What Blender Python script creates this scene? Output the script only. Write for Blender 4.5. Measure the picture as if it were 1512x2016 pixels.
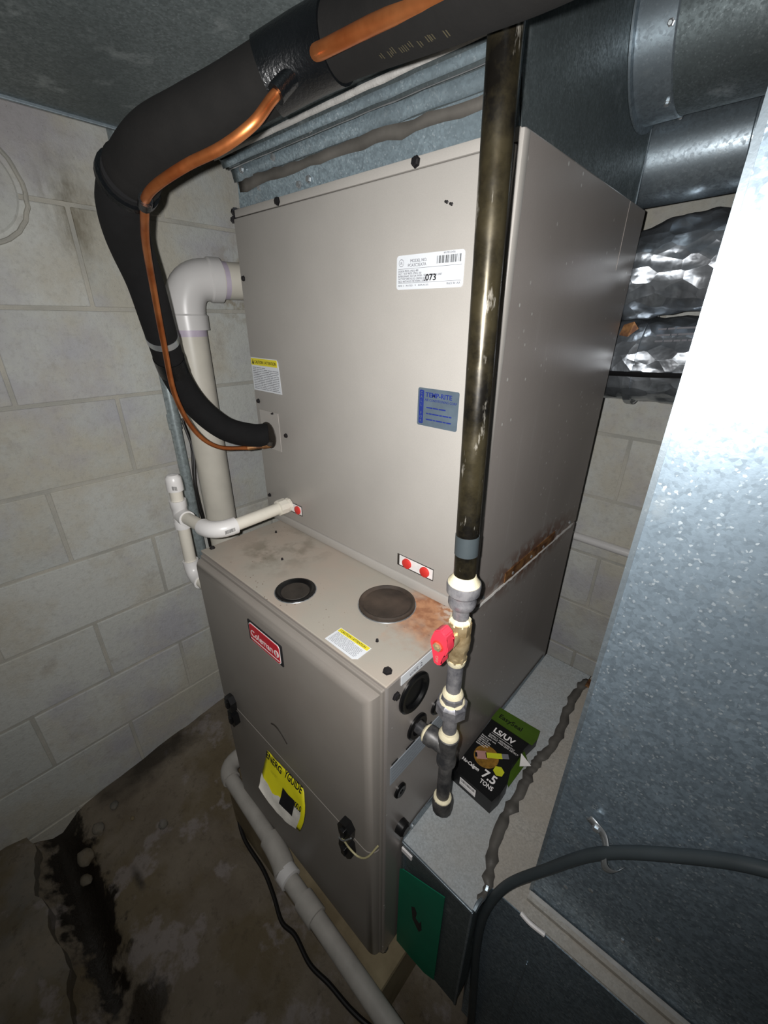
import bpy, bmesh, math, random
from mathutils import Vector, Matrix, Euler, noise
random.seed(7)
S = bpy.context.scene
for o in list(bpy.data.objects): bpy.data.objects.remove(o)
C = S.collection

# ---------------------------------------------------------------- camera
cam_d = bpy.data.cameras.new('camera'); cam = bpy.data.objects.new('camera', cam_d); C.objects.link(cam); S.camera = cam
CAM = Vector((1.244, 0.0, 1.42))
yaw, pitch, roll = -0.73747492, 0.4363967, 0.00846975
fwd = Vector((math.sin(yaw)*math.cos(pitch), math.cos(yaw)*math.cos(pitch), -math.sin(pitch)))
rt = Vector((math.cos(yaw), -math.sin(yaw), 0)); up = rt.cross(fwd)
rt2 = rt*math.cos(roll)+up*math.sin(roll); up2 = -rt*math.sin(roll)+up*math.cos(roll)
m3 = Matrix((rt2, up2, -fwd)).transposed()
cam.matrix_world = Matrix.Translation(CAM) @ m3.to_4x4()
cam_d.sensor_fit = 'HORIZONTAL'; cam_d.sensor_width = 36; cam_d.lens = 36*817.25/1512; cam_d.clip_start = 0.01

# ---------------------------------------------------------------- light: dim cellar + the phone's flash beside the lens + an added fill
w = bpy.data.worlds.new('world'); S.world = w; w.use_nodes = True
w.node_tree.nodes['Background'].inputs[0].default_value = (0.75, 0.88, 1.0, 1)
w.node_tree.nodes['Background'].inputs[1].default_value = 0.03
fl = bpy.data.lights.new('flash', 'SPOT'); fo = bpy.data.objects.new('flash', fl); C.objects.link(fo)
fl.energy = 26; fl.color = (1.0, 0.985, 0.97); fl.spot_size = math.radians(150); fl.spot_blend = 1.0; fl.shadow_soft_size = 0.003
fo.location = CAM - rt2*0.016 + up2*0.006
aim = (fwd + rt2*0.0 + up2*0.16).normalized()
fo.rotation_euler = aim.to_track_quat('-Z', 'Y').to_euler()
bl = bpy.data.lights.new('fill_light', 'AREA'); bo = bpy.data.objects.new('fill_light', bl); C.objects.link(bo)  # soft fill added overhead behind the camera, no lamp seen there
bl.energy = 1.3; bl.color = (0.93, 0.97, 1.0); bl.shape = 'RECTANGLE'; bl.size = .9; bl.size_y = .5; bo.location = (1.75, -0.85, 2.42)
S.view_settings.view_transform = 'Standard'; S.view_settings.look = 'None'
S.view_settings.gamma = 1; S.view_settings.use_curve_mapping = False; S.view_settings.exposure = 0.2

# ---------------------------------------------------------------- materials
def lin(c):
    return tuple(((x/255)/12.92 if x/255 <= .04045 else ((x/255+.055)/1.055)**2.4) for x in c)
class NT:
    def __init__(s, name):
        s.m = bpy.data.materials.new(name); s.m.use_nodes = True
        s.t = s.m.node_tree; s.b = s.t.nodes['Principled BSDF']
        s.pos = s.t.nodes.new('ShaderNodeNewGeometry').outputs['Position']
    def n(s, typ, **k):
        x = s.t.nodes.new(typ)
        for a, v in k.items(): setattr(x, a, v)
        return x
    def put(s, sock, v):
        if hasattr(v, 'node'): s.t.links.new(v, sock)
        elif isinstance(v, (tuple, list)): sock.default_value = (*v, 1) if len(v) == 3 and sock.type == 'RGBA' else v
        else: sock.default_value = v
    def noise(s, scale, detail=4, rough=.55, stretch=None, off=0):
        x = s.n('ShaderNodeTexNoise'); x.inputs['Scale'].default_value = scale; x.inputs['Detail'].default_value = detail; x.inputs['Roughness'].default_value = rough
        v = s.pos
        if stretch or off:
            mp = s.n('ShaderNodeMapping'); mp.inputs['Scale'].default_value = stretch or (1, 1, 1); mp.inputs['Location'].default_value = (off, off*.7, off*.3)
            s.put(mp.inputs[0], v); v = mp.outputs[0]
        s.put(x.inputs['Vector'], v); return x.outputs['Fac']
    def vor(s, scale, feat='F1', out='Distance', stretch=None):
        x = s.n('ShaderNodeTexVoronoi', feature=feat); x.inputs['Scale'].default_value = scale
        v = s.pos
        if stretch:
            mp = s.n('ShaderNodeMapping'); mp.inputs['Scale'].default_value = stretch; s.put(mp.inputs[0], v); v = mp.outputs[0]
        s.put(x.inputs['Vector'], v); return x.outputs[out]
    def ramp(s, v, lo, hi, a=0., b=1.):
        x = s.n('ShaderNodeMapRange'); x.inputs['From Min'].default_value = lo; x.inputs['From Max'].default_value = hi
        x.inputs['To Min'].default_value = a; x.inputs['To Max'].default_value = b; s.put(x.inputs[0], v); return x.outputs[0]
    def mix(s, f, a, b):
        x = s.n('ShaderNodeMix', data_type='RGBA'); s.put(x.inputs[0], f); s.put(x.inputs[6], a); s.put(x.inputs[7], b); return x.outputs[2]
    def math(s, op, a, b=0.):
        x = s.n('ShaderNodeMath', operation=op); s.put(x.inputs[0], a); s.put(x.inputs[1], b); return x.outputs[0]
    def bump(s, h, strength=.3, dist=.002):
        x = s.n('ShaderNodeBump'); x.inputs['Strength'].default_value = strength; x.inputs['Distance'].default_value = dist
        s.put(x.inputs['Height'], h); s.put(s.b.inputs['Normal'], x.outputs[0])
    def sphere(s, c, r0, r1, amp=0., sc=12, sx=(1, 1, 1)):   # 1 inside r0 .. 0 outside r1 around a place on the thing
        d = s.n('ShaderNodeVectorMath', operation='SUBTRACT'); s.put(d.inputs[0], s.pos); d.inputs[1].default_value = c
        q = s.n('ShaderNodeVectorMath', operation='MULTIPLY'); s.put(q.inputs[0], d.outputs[0]); q.inputs[1].default_value = sx
        l = s.n('ShaderNodeVectorMath', operation='LENGTH'); s.put(l.inputs[0], q.outputs[0]); v = l.outputs['Value']
        if amp: v = s.math('ADD', v, s.math('MULTIPLY', s.math('SUBTRACT', s.noise(sc, 5), .5), amp))
        return s.ramp(v, r0, r1, 1., 0.)
    def fin(s, col, rough=.5, metal=0., **k):
        s.put(s.b.inputs['Base Color'], col); s.put(s.b.inputs['Roughness'], rough); s.put(s.b.inputs['Metallic'], metal)
        for a, v in k.items(): s.put(s.b.inputs[a.replace('_', ' ')], v)
        return s.m
def plain(name, rgb, rough=.5, metal=0., amt=.12, scale=40, bump=0., **k):
    t = NT(name); c = lin(rgb); d = tuple(x*(1-amt) for x in c); e = tuple(min(1, x*(1+amt)) for x in c)
    n = t.noise(scale, 5)
    if bump: t.bump(t.noise(scale*6, 3), bump, .001)
    return t.fin(t.mix(t.ramp(n, .3, .7), d, e), rough, metal, **k)
M = {}
# taupe enamel with specks of dried sealer
def enamel(name, rgb, specks=0., rough=.42, extra=None, metal=.0):
    t = NT(name); c = lin(rgb)
    col = t.mix(t.ramp(t.noise(6, 4), .3, .7), tuple(x*.94 for x in c), tuple(x*1.05 for x in c))
    col = t.mix(t.ramp(t.noise(900, 2), .35, .65, 0, .25), col, tuple(x*.8 for x in c))
    if specks:
        sp = t.ramp(t.vor(60, stretch=(1, 1, .8)), .09, .13, 1., 0.)
        keep = t.ramp(t.noise(7, 3), .5, .56)
        col = t.mix(t.math('MULTIPLY', t.math('MULTIPLY', sp, keep), specks), col, lin((205, 205, 200)))
    if extra: col = extra(t, col)
    t.bump(t.noise(700, 2), .12, .0006)
    return t.fin(col, rough, metal)
M['panel'] = enamel('taupe_enamel', (172, 168, 162), 0.)
def side_wear(t, col):
    r = t.math('MULTIPLY', t.sphere((.977, .76, .985), .05, .12, .03, 40, (0, .45, 2.2)), t.ramp(t.noise(55, 5), .42, .5))
    col = t.mix(t.math('MULTIPLY', r, .8), col, lin((112, 72, 48)))
    st = t.math('MULTIPLY', t.ramp(t.noise(30, 4, stretch=(1, 1.6, .05)), .6, .68), t.ramp(t.noise(3), .45, .6, 0, .3))
    return t.mix(st, col, lin((190, 188, 185)))
M['side'] = enamel('taupe_enamel_speckled', (162, 155, 150), 1., .36, side_wear, .35)
def top_wear(t, col):
    dust = t.ramp(t.noise(9, 6), .42, .62, 0, .5)
    col = t.mix(dust, col, lin((176, 158, 144)))
    sm = t.math('MULTIPLY', t.sphere((.56, .42, .97), .03, .12, .09, 22, (1, 1, 0)), t.ramp(t.noise(24, 4), .45, .6))
    col = t.mix(t.math('MULTIPLY', sm, .7), col, lin((118, 112, 98)))
    ru = t.sphere((.935, .475, .97), .035, .09, .10, 26, (1, .9, 0))
    col = t.mix(t.math('MULTIPLY', ru, .85), col, t.mix(t.ramp(t.noise(60, 5), .4, .6), lin((150, 92, 52)), lin((186, 130, 88))))
    wh = t.math('MULTIPLY', t.sphere((.955, .50, .97), .012, .04, .03, 60, (1, 1, 0)), t.ramp(t.noise(90), .45, .55))
    col = t.mix(t.math('MULTIPLY', wh, .7), col, lin((215, 205, 192)))
    sp = t.math('MULTIPLY', t.ramp(t.vor(90), .08, .12, 1., 0.), t.ramp(t.noise(8), .52, .6))
    return t.mix(sp, col, lin((92, 62, 44)))
M['top'] = enamel('taupe_enamel_dusty', (166, 160, 149), 0., .55, top_wear)
def door_wear(t, col):
    return t.mix(t.ramp(t.noise(5, 5), .5, .75, 0, .25), col, lin((120, 106, 96)))
M['door'] = enamel('taupe_enamel_door', (138, 132, 125), 0., .42, door_wear)
# galvanised sheet
def galv(name, rgb, rough=.4, metal=.75, spangle=170, smear=.35, dust=0., bright=1.25, spark=.15):
    t = NT(name); c = lin(rgb)
    a = t.noise(spangle*.55, 3, .7); v = t.vor(spangle*1.5, out='Color'); sep = t.n('ShaderNodeSeparateColor'); t.put(sep.inputs[0], v)
    g = t.math('ADD', t.math('MULTIPLY', sep.outputs[0], .55), t.math('MULTIPLY', t.ramp(a, .3, .7), .45))
    col = t.mix(t.ramp(g, .2, .85), tuple(x*.76 for x in c), tuple(min(1, x*bright) for x in c))
    v2 = t.vor(spangle*2.6, out='Color'); s2 = t.n('ShaderNodeSeparateColor'); t.put(s2.inputs[0], v2)
    col = t.mix(t.ramp(s2.outputs[0], .93, .98, 0, spark), col, lin((225, 235, 240)))  # pinprick glints of the sheet painted into its colour
    col = t.mix(t.ramp(t.noise(5, 6, .65), .4, .65, 0, smear), col, tuple(x*.6 for x in c))
    col = t.mix(t.ramp(t.noise(16, 6, .7, off=3), .58, .7, 0, smear), col, lin((176, 184, 186)))
    mt = metal
    if dust:
        dm = t.ramp(t.noise(7, 6, .6, off=9), .35, .6, 0, dust)
        col = t.mix(dm, col, lin((168, 160, 148))); mt = t.math('MULTIPLY', t.math('SUBTRACT', 1., dm), metal)
    rg = t.ramp(g, 0, 1, rough+.1, rough-.1)
    t.bump(t.math('ADD', g, t.math('MULTIPLY', t.noise(4, 2), 6)), .10, .001)
    return t.fin(col, rg, mt)
M['galv'] = galv('galvanised_sheet', (148, 160, 168))
M['galv_dark'] = galv('galvanised_sheet_dull', (112, 122, 124), .5, .7, 240, .5)
M['galv_dusty'] = galv('galvanised_sheet_dusty', (184, 180, 172), .5, .1, 260, .2, .75, 1.1)
M['galv_boot'] = galv('galvanised_sheet_boot', (190, 197, 200), .45, .2, 260, .15, .4, 1.1)
M['galv_plenum'] = galv('galvanised_sheet_streaked', (142, 158, 166), .4, .4, 240, .7, 0, 1.3, .4)
M['galv_duct'] = galv('galvanised_sheet_spangled', (142, 158, 170), .44, .72, 170, .35, 0, 1.5, .6)
def foilmat(name, rgb):
    t = NT(name); c = lin(rgb)
    h = t.math('ADD', t.vor(24, stretch=(1, 1, 1.8)), t.math('MULTIPLY', t.noise(22, 3, .5), .6)); t.bump(h, .9, .006)
    col = t.mix(t.ramp(t.noise(12, 5), .4, .6), tuple(x*.6 for x in c), c)
    return t.fin(col, .3, .85)
M['foil'] = foilmat('crinkled_foil', (196, 204, 212))
def bl_mat(name):
    t = NT(name)
    oi = t.n('ShaderNodeObjectInfo').outputs['Random']
    col = t.mix(oi, lin((206, 209, 204)), lin((222, 223, 217)))
    col = t.mix(t.ramp(t.noise(3.2, 6, .65), .44, .58, 0, .6), col, lin((204, 196, 176)))
    col = t.mix(t.ramp(t.noise(4.5, 5, .6, off=5), .48, .66, 0, .6), col, lin((186, 184, 196)))
    col = t.mix(t.ramp(t.noise(9, 7, .7, off=2), .58, .7, 0, .4), col, lin((166, 158, 148)))
    col = t.mix(t.ramp(t.noise(70, 5, .75, off=7), .5, .75, 0, .35), col, lin((152, 150, 144)))
    ds = t.math('MULTIPLY', t.sphere((0, .345, 1.625), .01, .085, .06, 22, (0, 1.2, .62)), t.ramp(t.noise(15, 6, .7, stretch=(1, 1.8, .6)), .36, .6))
    col = t.mix(t.math('MULTIPLY', ds, .75), col, lin((112, 102, 80)))
    d2 = t.math('MULTIPLY', t.sphere((0, .72, 1.50), .03, .09, .06, 26, (0, 1, .7)), t.ramp(t.noise(30, 5), .45, .58))
    col = t.mix(t.math('MULTIPLY', d2, .7), col, lin((150, 134, 104)))
    col = t.mix(t.ramp(t.vor(120), .05, .09, .5, 0.), col, lin((96, 94, 88)))
    t.bump(t.math('ADD', t.noise(130, 5, .7), t.math('MULTIPLY', t.noise(18, 4), 1.4)), .55, .003)
    return t.fin(col, .9, 0., Specular_IOR_Level=.2)
M['block'] = bl_mat('concrete_block')
t = NT('mortar'); t.bump(t.noise(160, 5, .7), .7, .003)
M['mortar'] = t.fin(t.mix(t.ramp(t.noise(7, 6), .4, .62), lin((186, 185, 177)), lin((208, 204, 192))), .95)
def floor_mat(name, base=(112, 101, 86), wet=True):
    t = NT(name)
    col = t.mix(t.ramp(t.noise(4, 6, .65), .35, .65), lin(base), lin((138, 128, 112)))
    col = t.mix(t.ramp(t.noise(6, 5, .6, off=4), .5, .62, 0, .6), col, lin((106, 92, 62)))
    col = t.mix(t.ramp(t.noise(9, 6, .6, off=8), .56, .62, 0, .6), col, lin((158, 150, 148)))
    col = t.mix(t.ramp(t.noise(45, 5, .7, off=3), .55, .7, 0, .5), col, lin((78, 68, 56)))
    rg = .8
    if wet:
        a = t.sphere((.22, -.115, 0), .045, .062, .12, 24, (.16, 1, 0))
        b = t.sphere((.03, .16, 0), .03, .10, .10, 16, (1.2, .45, 0))
        c2 = t.sphere((.60, -.08, 0), .04, .055, .10, 24, (.9, 1, 0))
        c3 = t.sphere((.33, .0, 0), .004, .03, .035, 30, (.5, 2.2, 0))
        wt = t.math('MAXIMUM', t.math('MAXIMUM', a, t.math('MULTIPLY', b, .8)), t.math('MAXIMUM', t.math('MULTIPLY', c2, .8), t.math('MULTIPLY', c3, .7)))
        col = t.mix(wt, col, lin((32, 25, 17))); rg = t.ramp(wt, 0, 1, .85, .35)
    t.bump(t.math('ADD', t.noise(60, 7, .7), t.math('MULTIPLY', t.noise(9, 5), 2)), .6, .006)
    return t.fin(col, rg, 0.)
M['floor'] = floor_mat('damp_concrete')
M['ledge'] = floor_mat('rough_concrete', (104, 104, 100), False)
t = NT('cast_concrete_pad'); t.bump(t.noise(60, 6, .7), .4, .003)
M['pad'] = t.fin(t.mix(t.ramp(t.noise(6, 6), .4, .6), lin((120, 106, 80)), lin((158, 144, 114))), .85)
M['foam'] = plain('black_foam', (19, 19, 20), .9, 0, .15, 60, .25, Specular_IOR_Level=.25)
M['foam2'] = plain('brown_black_foam', (15, 14, 13), .9, 0, .2, 50, .25, Specular_IOR_Level=.25)
M['etape'] = plain('black_vinyl_tape', (9, 11, 13), .3, 0, .2, 60, .5)
M['grey_tape'] = plain('grey_duct_tape', (98, 95, 90), .55, .2, .25, 20, .3)
t = NT('copper'); M['copper'] = t.fin(t.mix(t.ramp(t.noise(24, 5), .35, .65), lin((168, 92, 48)), lin((205, 128, 76))), t.ramp(t.noise(30), .3, .7, .28, .5), .85)
t = NT('dull_copper'); M['copper_old'] = t.fin(t.mix(t.ramp(t.noise(50, 5), .4, .6), lin((96, 62, 40)), lin((150, 108, 66))), .55, .5)
M['pvc'] = plain('white_pvc', (226, 224, 222), .32, 0, .03, 12)
M['pvc_old'] = plain('cream_pvc', (222, 217, 204), .4, 0, .05, 20)
M['pvc_floor'] = plain('grimy_pvc', (176, 172, 165), .5, 0, .12, 25)
M['primer'] = plain('purple_primer', (203, 192, 208), .4, 0, .08, 30)
t = NT('black_iron')
c_ = t.mix(t.ramp(t.noise(14, 6, .7), .4, .62), lin((24, 22, 19)), lin((62, 56, 40)))
c_ = t.mix(t.math('MULTIPLY', t.ramp(t.noise(60, 5, .7, stretch=(1, 1, .25)), .6, .68), .7), c_, lin((196, 190, 178)))
M['iron'] = t.fin(c_, t.ramp(t.noise(40, 5), .3, .7, .2, .42), .55)
t = NT('grey_iron'); M['iron2'] = t.fin(t.mix(t.ramp(t.noise(35, 6, .7), .38, .62), lin((112, 112, 118)), lin((172, 170, 172))), .38, .55)
t = NT('dark_iron'); M['iron3'] = t.fin(t.mix(t.ramp(t.noise(30, 6, .7), .4, .62), lin((64, 64, 66)), lin((112, 110, 108))), .45, .4)
M['dope'] = plain('pipe_dope', (226, 216, 184), .6, 0, .08, 150, .6)
t = NT('brass'); M['brass'] = t.fin(t.mix(t.ramp(t.noise(60, 5), .4, .6), lin((176, 152, 112)), lin((214, 192, 150))), .35, .6)
M['red'] = plain('red_plastic', (224, 62, 80), .35, 0, .06, 20)
M['redplug'] = plain('red_plug', (206, 52, 46), .5, 0, .06, 20)
M['blackplastic'] = plain('black_plastic', (22, 22, 23), .35, 0, .1, 20)
M['grime'] = plain('sooty_plastic', (50, 45, 40), .6, 0, .35, 45, .2)
M['rustdisc'] = plain('sooty_disc', (62, 52, 44), .6, 0, .45, 25, .2)
M['rubber'] = plain('black_rubber', (13, 13, 14), .3, 0, .1, 20)
M['paper'] = plain('label_paper', (214, 218, 222), .5, 0, .03, 12)
M['silver'] = plain('silver_label', (150, 158, 166), .5, 0, .06, 12)
M['yellow'] = plain('yellow_print', (222, 208, 50), .5, 0, .04, 12)
M['eyellow'] = plain('yellow_label_paper', (226, 218, 30), .55, 0, .06, 14)
M['torn'] = plain('torn_white_paper', (212, 208, 198), .8, 0, .1, 40, .4)
M['ink'] = plain('black_ink', (28, 28, 30), .5)
M['greyink'] = plain('grey_ink', (112, 112, 118), .6)
M['blueplate'] = plain('blue_grey_plate', (98, 112, 124), .45, .3, .15, 40)
M['blue'] = plain('dark_blue_ink', (34, 48, 120), .45)
M['badge_red'] = plain('badge_red', (198, 34, 48), .35)
M['white'] = plain('white_print', (236, 232, 230), .45)
M['carton'] = plain('black_carton', (13, 13, 14), .42)
M['carton_green'] = plain('green_carton', (62, 88, 20), .45, 0, .15, 30)
M['lime'] = plain('lime_print', (196, 200, 40), .45)
M['pinkish'] = plain('copper_print', (176, 132, 122), .5)
M['goldglow'] = plain('gold_print', (132, 96, 34), .5, 0, .4, 120)
M['faded_print'] = plain('faded_print', (62, 56, 36), .8)
M['greencard'] = plain('green_card', (6, 112, 82), .6, 0, .12, 10)
M['hose'] = plain('grey_vinyl_hose', (56, 63, 66), .45, 0, .1, 30)
M['cable'] = plain('black_cable', (24, 22, 22), .5)
M['ywire'] = plain('cream_wire', (176, 168, 128), .5)
M['screw'] = plain('dark_screw', (44, 42, 44), .4, .5)
M['zinc'] = plain('zinc_screw', (190, 194, 196), .3, .8)
M['seal'] = plain('grey_sealant', (178, 176, 172), .6, 0, .15, 60, .6)
M['wood'] = plain('joist_wood', (142, 104, 76), .8, 0, .2, 9, .3)
M['emt'] = galv('conduit_zinc', (170, 182, 184), .38, .4, 90, .3)

# ---------------------------------------------------------------- object helpers
def link(name, me, m, parent=None, smooth=False):
    if m: me.materials.append(m)
    o = bpy.data.objects.new(name, me); C.objects.link(o)
    if parent is not None: o.parent = parent
    return o
def wloc(p):
    v = Vector((0, 0, 0))
    while p is not None: v += p.location; p = p.parent
    return v
def obj(name, bm, m, parent=None, smooth=False, sharp=35, label=None):
    base = wloc(parent)
    if parent is None:
        zs = [v.co for v in bm.verts]
        base = Vector(((min(v.x for v in zs)+max(v.x for v in zs))/2, (min(v.y for v in zs)+max(v.y for v in zs))/2, min(v.z for v in zs)))
    for v in bm.verts: v.co -= base
    bmesh.ops.recalc_face_normals(bm, faces=bm.faces)
    if smooth:
        for f in bm.faces: f.smooth = True
        for e in bm.edges:
            if len(e.link_faces) == 2 and e.calc_face_angle(0) > math.radians(sharp): e.smooth = False
    me = bpy.data.meshes.new(name); bm.to_mesh(me); bm.free()
    o = link(name, me, m, parent)
    if parent is None: o.location = base
    if label: o['label'] = label
    return o
def thing(name, label, cat, loc, group=None):
    o = bpy.data.objects.new(name, None); C.objects.link(o); o.location = loc
    o['label'] = label; o['category'] = cat
    if group: o['group'] = group
    o.empty_display_size = .05
    return o
def tag(o, label, cat, group=None):
    o['label'] = label; o['category'] = cat
    if group: o['group'] = group
    return o
def struct(o): o['kind'] = 'structure'; return o
def nb(): return bmesh.new()
def box(bm, x0, x1, y0, y1, z0, z1, bev=0., seg=2, mtx=None):
    r = bmesh.ops.create_cube(bm, size=1)
    vs = r['verts']
    bmesh.ops.scale(bm, vec=(x1-x0, y1-y0, z1-z0), verts=vs)
    bmesh.ops.translate(bm, vec=((x0+x1)/2, (y0+y1)/2, (z0+z1)/2), verts=vs)
    if mtx: bmesh.ops.transform(bm, matrix=mtx, verts=vs)
    if bev:
        es = list({e for v in vs for e in v.link_edges})
        bmesh.ops.bevel(bm, geom=es, offset=bev, segments=seg, profile=.5, affect='EDGES')
    return bm
def B(*a, **k): return box(nb(), *a, **k)
def frame(d):
    d = d.normalized(); a = Vector((0, 0, 1)) if abs(d.z) < .9 else Vector((1, 0, 0))
    u = d.cross(a).normalized(); return u, d.cross(u).normalized()
def ringtube(bm, pts, rad, seg=16, cap=True, twist=0.):
    pts = [Vector(p) for p in pts]; n = len(pts)
    if not isinstance(rad, (list, tuple)): rad = [rad]*n
    tn = [(pts[min(i+1, n-1)]-pts[max(i-1, 0)]).normalized() for i in range(n)]
    u, v = frame(tn[0]); rings = []
    for i in range(n):
        if i:
            q = tn[i-1].rotation_difference(tn[i]); u = q @ u
        u = (u - tn[i]*u.dot(tn[i])).normalized(); v = tn[i].cross(u)
        rings.append([bm.verts.new(pts[i] + (u*math.cos(2*math.pi*k/seg+twist)+v*math.sin(2*math.pi*k/seg+twist))*rad[i]) for k in range(seg)])
    for i in range(n-1):
        for k in range(seg):
            bm.faces.new((rings[i][k], rings[i][(k+1) % seg], rings[i+1][(k+1) % seg], rings[i+1][k]))
    if cap: bm.faces.new(rings[0][::-1]); bm.faces.new(rings[-1])
    return bm
def spline(pts, sub=8, rad=None):
    P = [Vector(p) for p in pts]; out = []; ro = []
    n = len(P)
    for i in range(n-1):
        p0 = P[i-1] if i else P[0]*2-P[1]; p3 = P[i+2] if i+2 < n else P[-1]*2-P[-2]
        for s in range(sub):
            t = s/sub
            out.append(.5*((2*P[i])+(-p0+P[i+1])*t+(2*p0-5*P[i]+4*P[i+1]-p3)*t*t+(-p0+3*P[i]-3*P[i+1]+p3)*t**3))
            if rad: ro.append(rad[i]*(1-t)+rad[i+1]*t)
    out.append(P[-1])
    if rad: ro.append(rad[-1]); return out, ro
    return out
def seg_(a, b, r, seg=20, r2=None): return ringtube(nb(), [a, b], [r, r2 if r2 is not None else r], seg)
def lathe(bm, o, d, prof, seg=28, cap=True, twist=0.):   # prof: [(distance along d, radius)]
    o = Vector(o); d = Vector(d).normalized(); u, v = frame(d); rings = []
    for h, r in prof:
        rings.append([bm.verts.new(o+d*h+(u*math.cos(2*math.pi*k/seg+twist)+v*math.sin(2*math.pi*k/seg+twist))*max(r, 1e-5)) for k in range(seg)])
    for i in range(len(rings)-1):
        for k in range(seg): bm.faces.new((rings[i][k], rings[i][(k+1) % seg], rings[i+1][(k+1) % seg], rings[i+1][k]))
    if cap: bm.faces.new(rings[0][::-1]); bm.faces.new(rings[-1])
    return bm
def LA(*a, **k): return lathe(nb(), *a, **k)
def elbow(bm, a, c, b, r, seg=20, n=8, rs=None):      # quarter bend from a via corner c to b
    a, c, b = Vector(a), Vector(c), Vector(b); pts = []
    for i in range(n+1):
        t = i/n; pts.append(a*(1-t)**2+c*2*t*(1-t)+b*t*t)
    return ringtube(bm, pts, r, seg)
def screw(parent, p, n, r=.0055, m='screw', h=.004):
    return obj('screw', LA(p, n, [(0, r*1.25), (.0008, r*1.25), (.001, r), (h, r), (h+.0006, r*.7)], seg=6, twist=random.random()), M[m], parent)
def sheet(bm, rows):       # rows of points -> quad grid
    g = [[bm.verts.new(Vector(p)) for p in r] for r in rows]
    for i in range(len(g)-1):
        for j in range(len(g[0])-1): bm.faces.new((g[i][j], g[i][j+1], g[i+1][j+1], g[i+1][j]))
    return bm
def prism(bm, poly, d):    # polygon extruded along d
    d = Vector(d); a = [bm.verts.new(Vector(p)) for p in poly]; b = [bm.verts.new(Vector(p)+d) for p in poly]
    bm.faces.new(a); bm.faces.new(b[::-1]); n = len(a)
    for i in range(n): bm.faces.new((a[i], b[i], b[(i+1) % n], a[(i+1) % n]))
    return bm
def text(s, size, m, o, xd, yd, parent, name='lettering', al='LEFT', sx=1., bold=0., space=1.):
    cu = bpy.data.curves.new('lettering', 'FONT'); cu.body = s; cu.size = size; cu.align_x = al; cu.offset = bold; cu.space_character = space
    cu.extrude = 0.00012; cu.resolution_u = 3
    tmp = bpy.data.objects.new('tmp', cu); C.objects.link(tmp)
    me = bpy.data.meshes.new_from_object(tmp.evaluated_get(bpy.context.evaluated_depsgraph_get()))
    bpy.data.objects.remove(tmp); bpy.data.curves.remove(cu)
    xd = Vector(xd).normalized(); yd = Vector(yd).normalized(); zd = xd.cross(yd).normalized()
    mt = Matrix((xd*sx, yd, zd)).transposed().to_4x4(); mt.translation = Vector(o)-wloc(parent)
    me.transform(mt); me.name = name; me.materials.clear()
    return link(name, me, m, parent)
def lines(parent, o, xd, yd, w, h, n, m, fill=.55, name='print_lines', broken=True):   # rows of illegible print, as flat strips
    o, xd, yd = Vector(o), Vector(xd).normalized(), Vector(yd).normalized(); nd = xd.cross(yd); bm = nb()
    for i in range(n):
        y = h*(i+.5)/n; t = h/n*fill/2; x = 0.
        while x < w*.97:
            l = min(w-x, w*random.uniform(.07, .28) if broken else w)
            ps = [o+xd*x+yd*(y-t), o+xd*(x+l)+yd*(y-t), o+xd*(x+l)+yd*(y+t), o+xd*x+yd*(y+t)]
            bm.faces.new([bm.verts.new(p) for p in ps]); x += l+w*.018
            if broken and i == n-1 and x > w*.5: break
    ob = obj(name, bm, M[m], parent); ob['kind'] = 'stuff'; return ob
def barcode(parent, o, xd, yd, w, h):
    o, xd, yd = Vector(o), Vector(xd).normalized(), Vector(yd).normalized(); bm = nb(); x = 0
    while x < w:
        l = random.choice((.006, .012, .02))*w*1.4
        ps = [o+xd*x, o+xd*min(x+l, w), o+xd*min(x+l, w)+yd*h, o+xd*x+yd*h]
        bm.faces.new([bm.verts.new(p) for p in ps]); x += l+random.choice((.01, .018, .03))*w
    ob = obj('barcode', bm, M['ink'], parent); ob['kind'] = 'stuff'; return ob
X_, Y_, Z_ = Vector((1, 0, 0)), Vector((0, 1, 0)), Vector((0, 0, 1))

# ================================================================ room shell
RX, RY0, RY1, RZ = 2.7, -1.7, 1.367, 2.45
struct(obj('ceiling', B(-.2, RX+.2, RY0-.2, RY1+.2, RZ, RZ+.12), M['wood']))
struct(obj('wall_right', B(RX, RX+.2, RY0-.2, RY1+.2, -.2, RZ), M['mortar']))
struct(obj('wall_front', B(0, RX, RY0-.2, RY0, -.2, RZ), M['mortar']))
wl = struct(obj('wall_left', B(-.2, -.0028, RY0-.2, RY1+.2, -.2, RZ), M['mortar']))
wb = struct(obj('wall_back', B(0, RX, RY1+.0028, RY1+.2, -.2, RZ), M['mortar']))
def block_mesh(L, H, axis):
    bm = nb()
    nx = 6
    if axis == 'y': box(bm, -.03, 0, 0, L, 0, H, .0025, 2)
    else: box(bm, 0, L, 0, .03, 0, H, .0025, 2)
    for v in bm.verts:
        v.co += Vector(noise.noise_vector(v.co*40))*.0012
    me = bpy.data.meshes.new('block'); bm.to_mesh(me); bm.free(); me.materials.append(M['block']); return me
bmL = block_mesh(.397, .1945, 'y'); bmB = block_mesh(.397, .1945, 'x')
def place_block(me, parent, loc):
    o = bpy.data.objects.new('block', me); C.objects.link(o); o.parent = parent
    o.location = Vector(loc)-wloc(parent)+Vector((random.uniform(-.0009, .0006) if parent is wl else 0, random.uniform(-.0006, .0009) if parent is wb else 0, 0))
z0 = .0105-.2035
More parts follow.
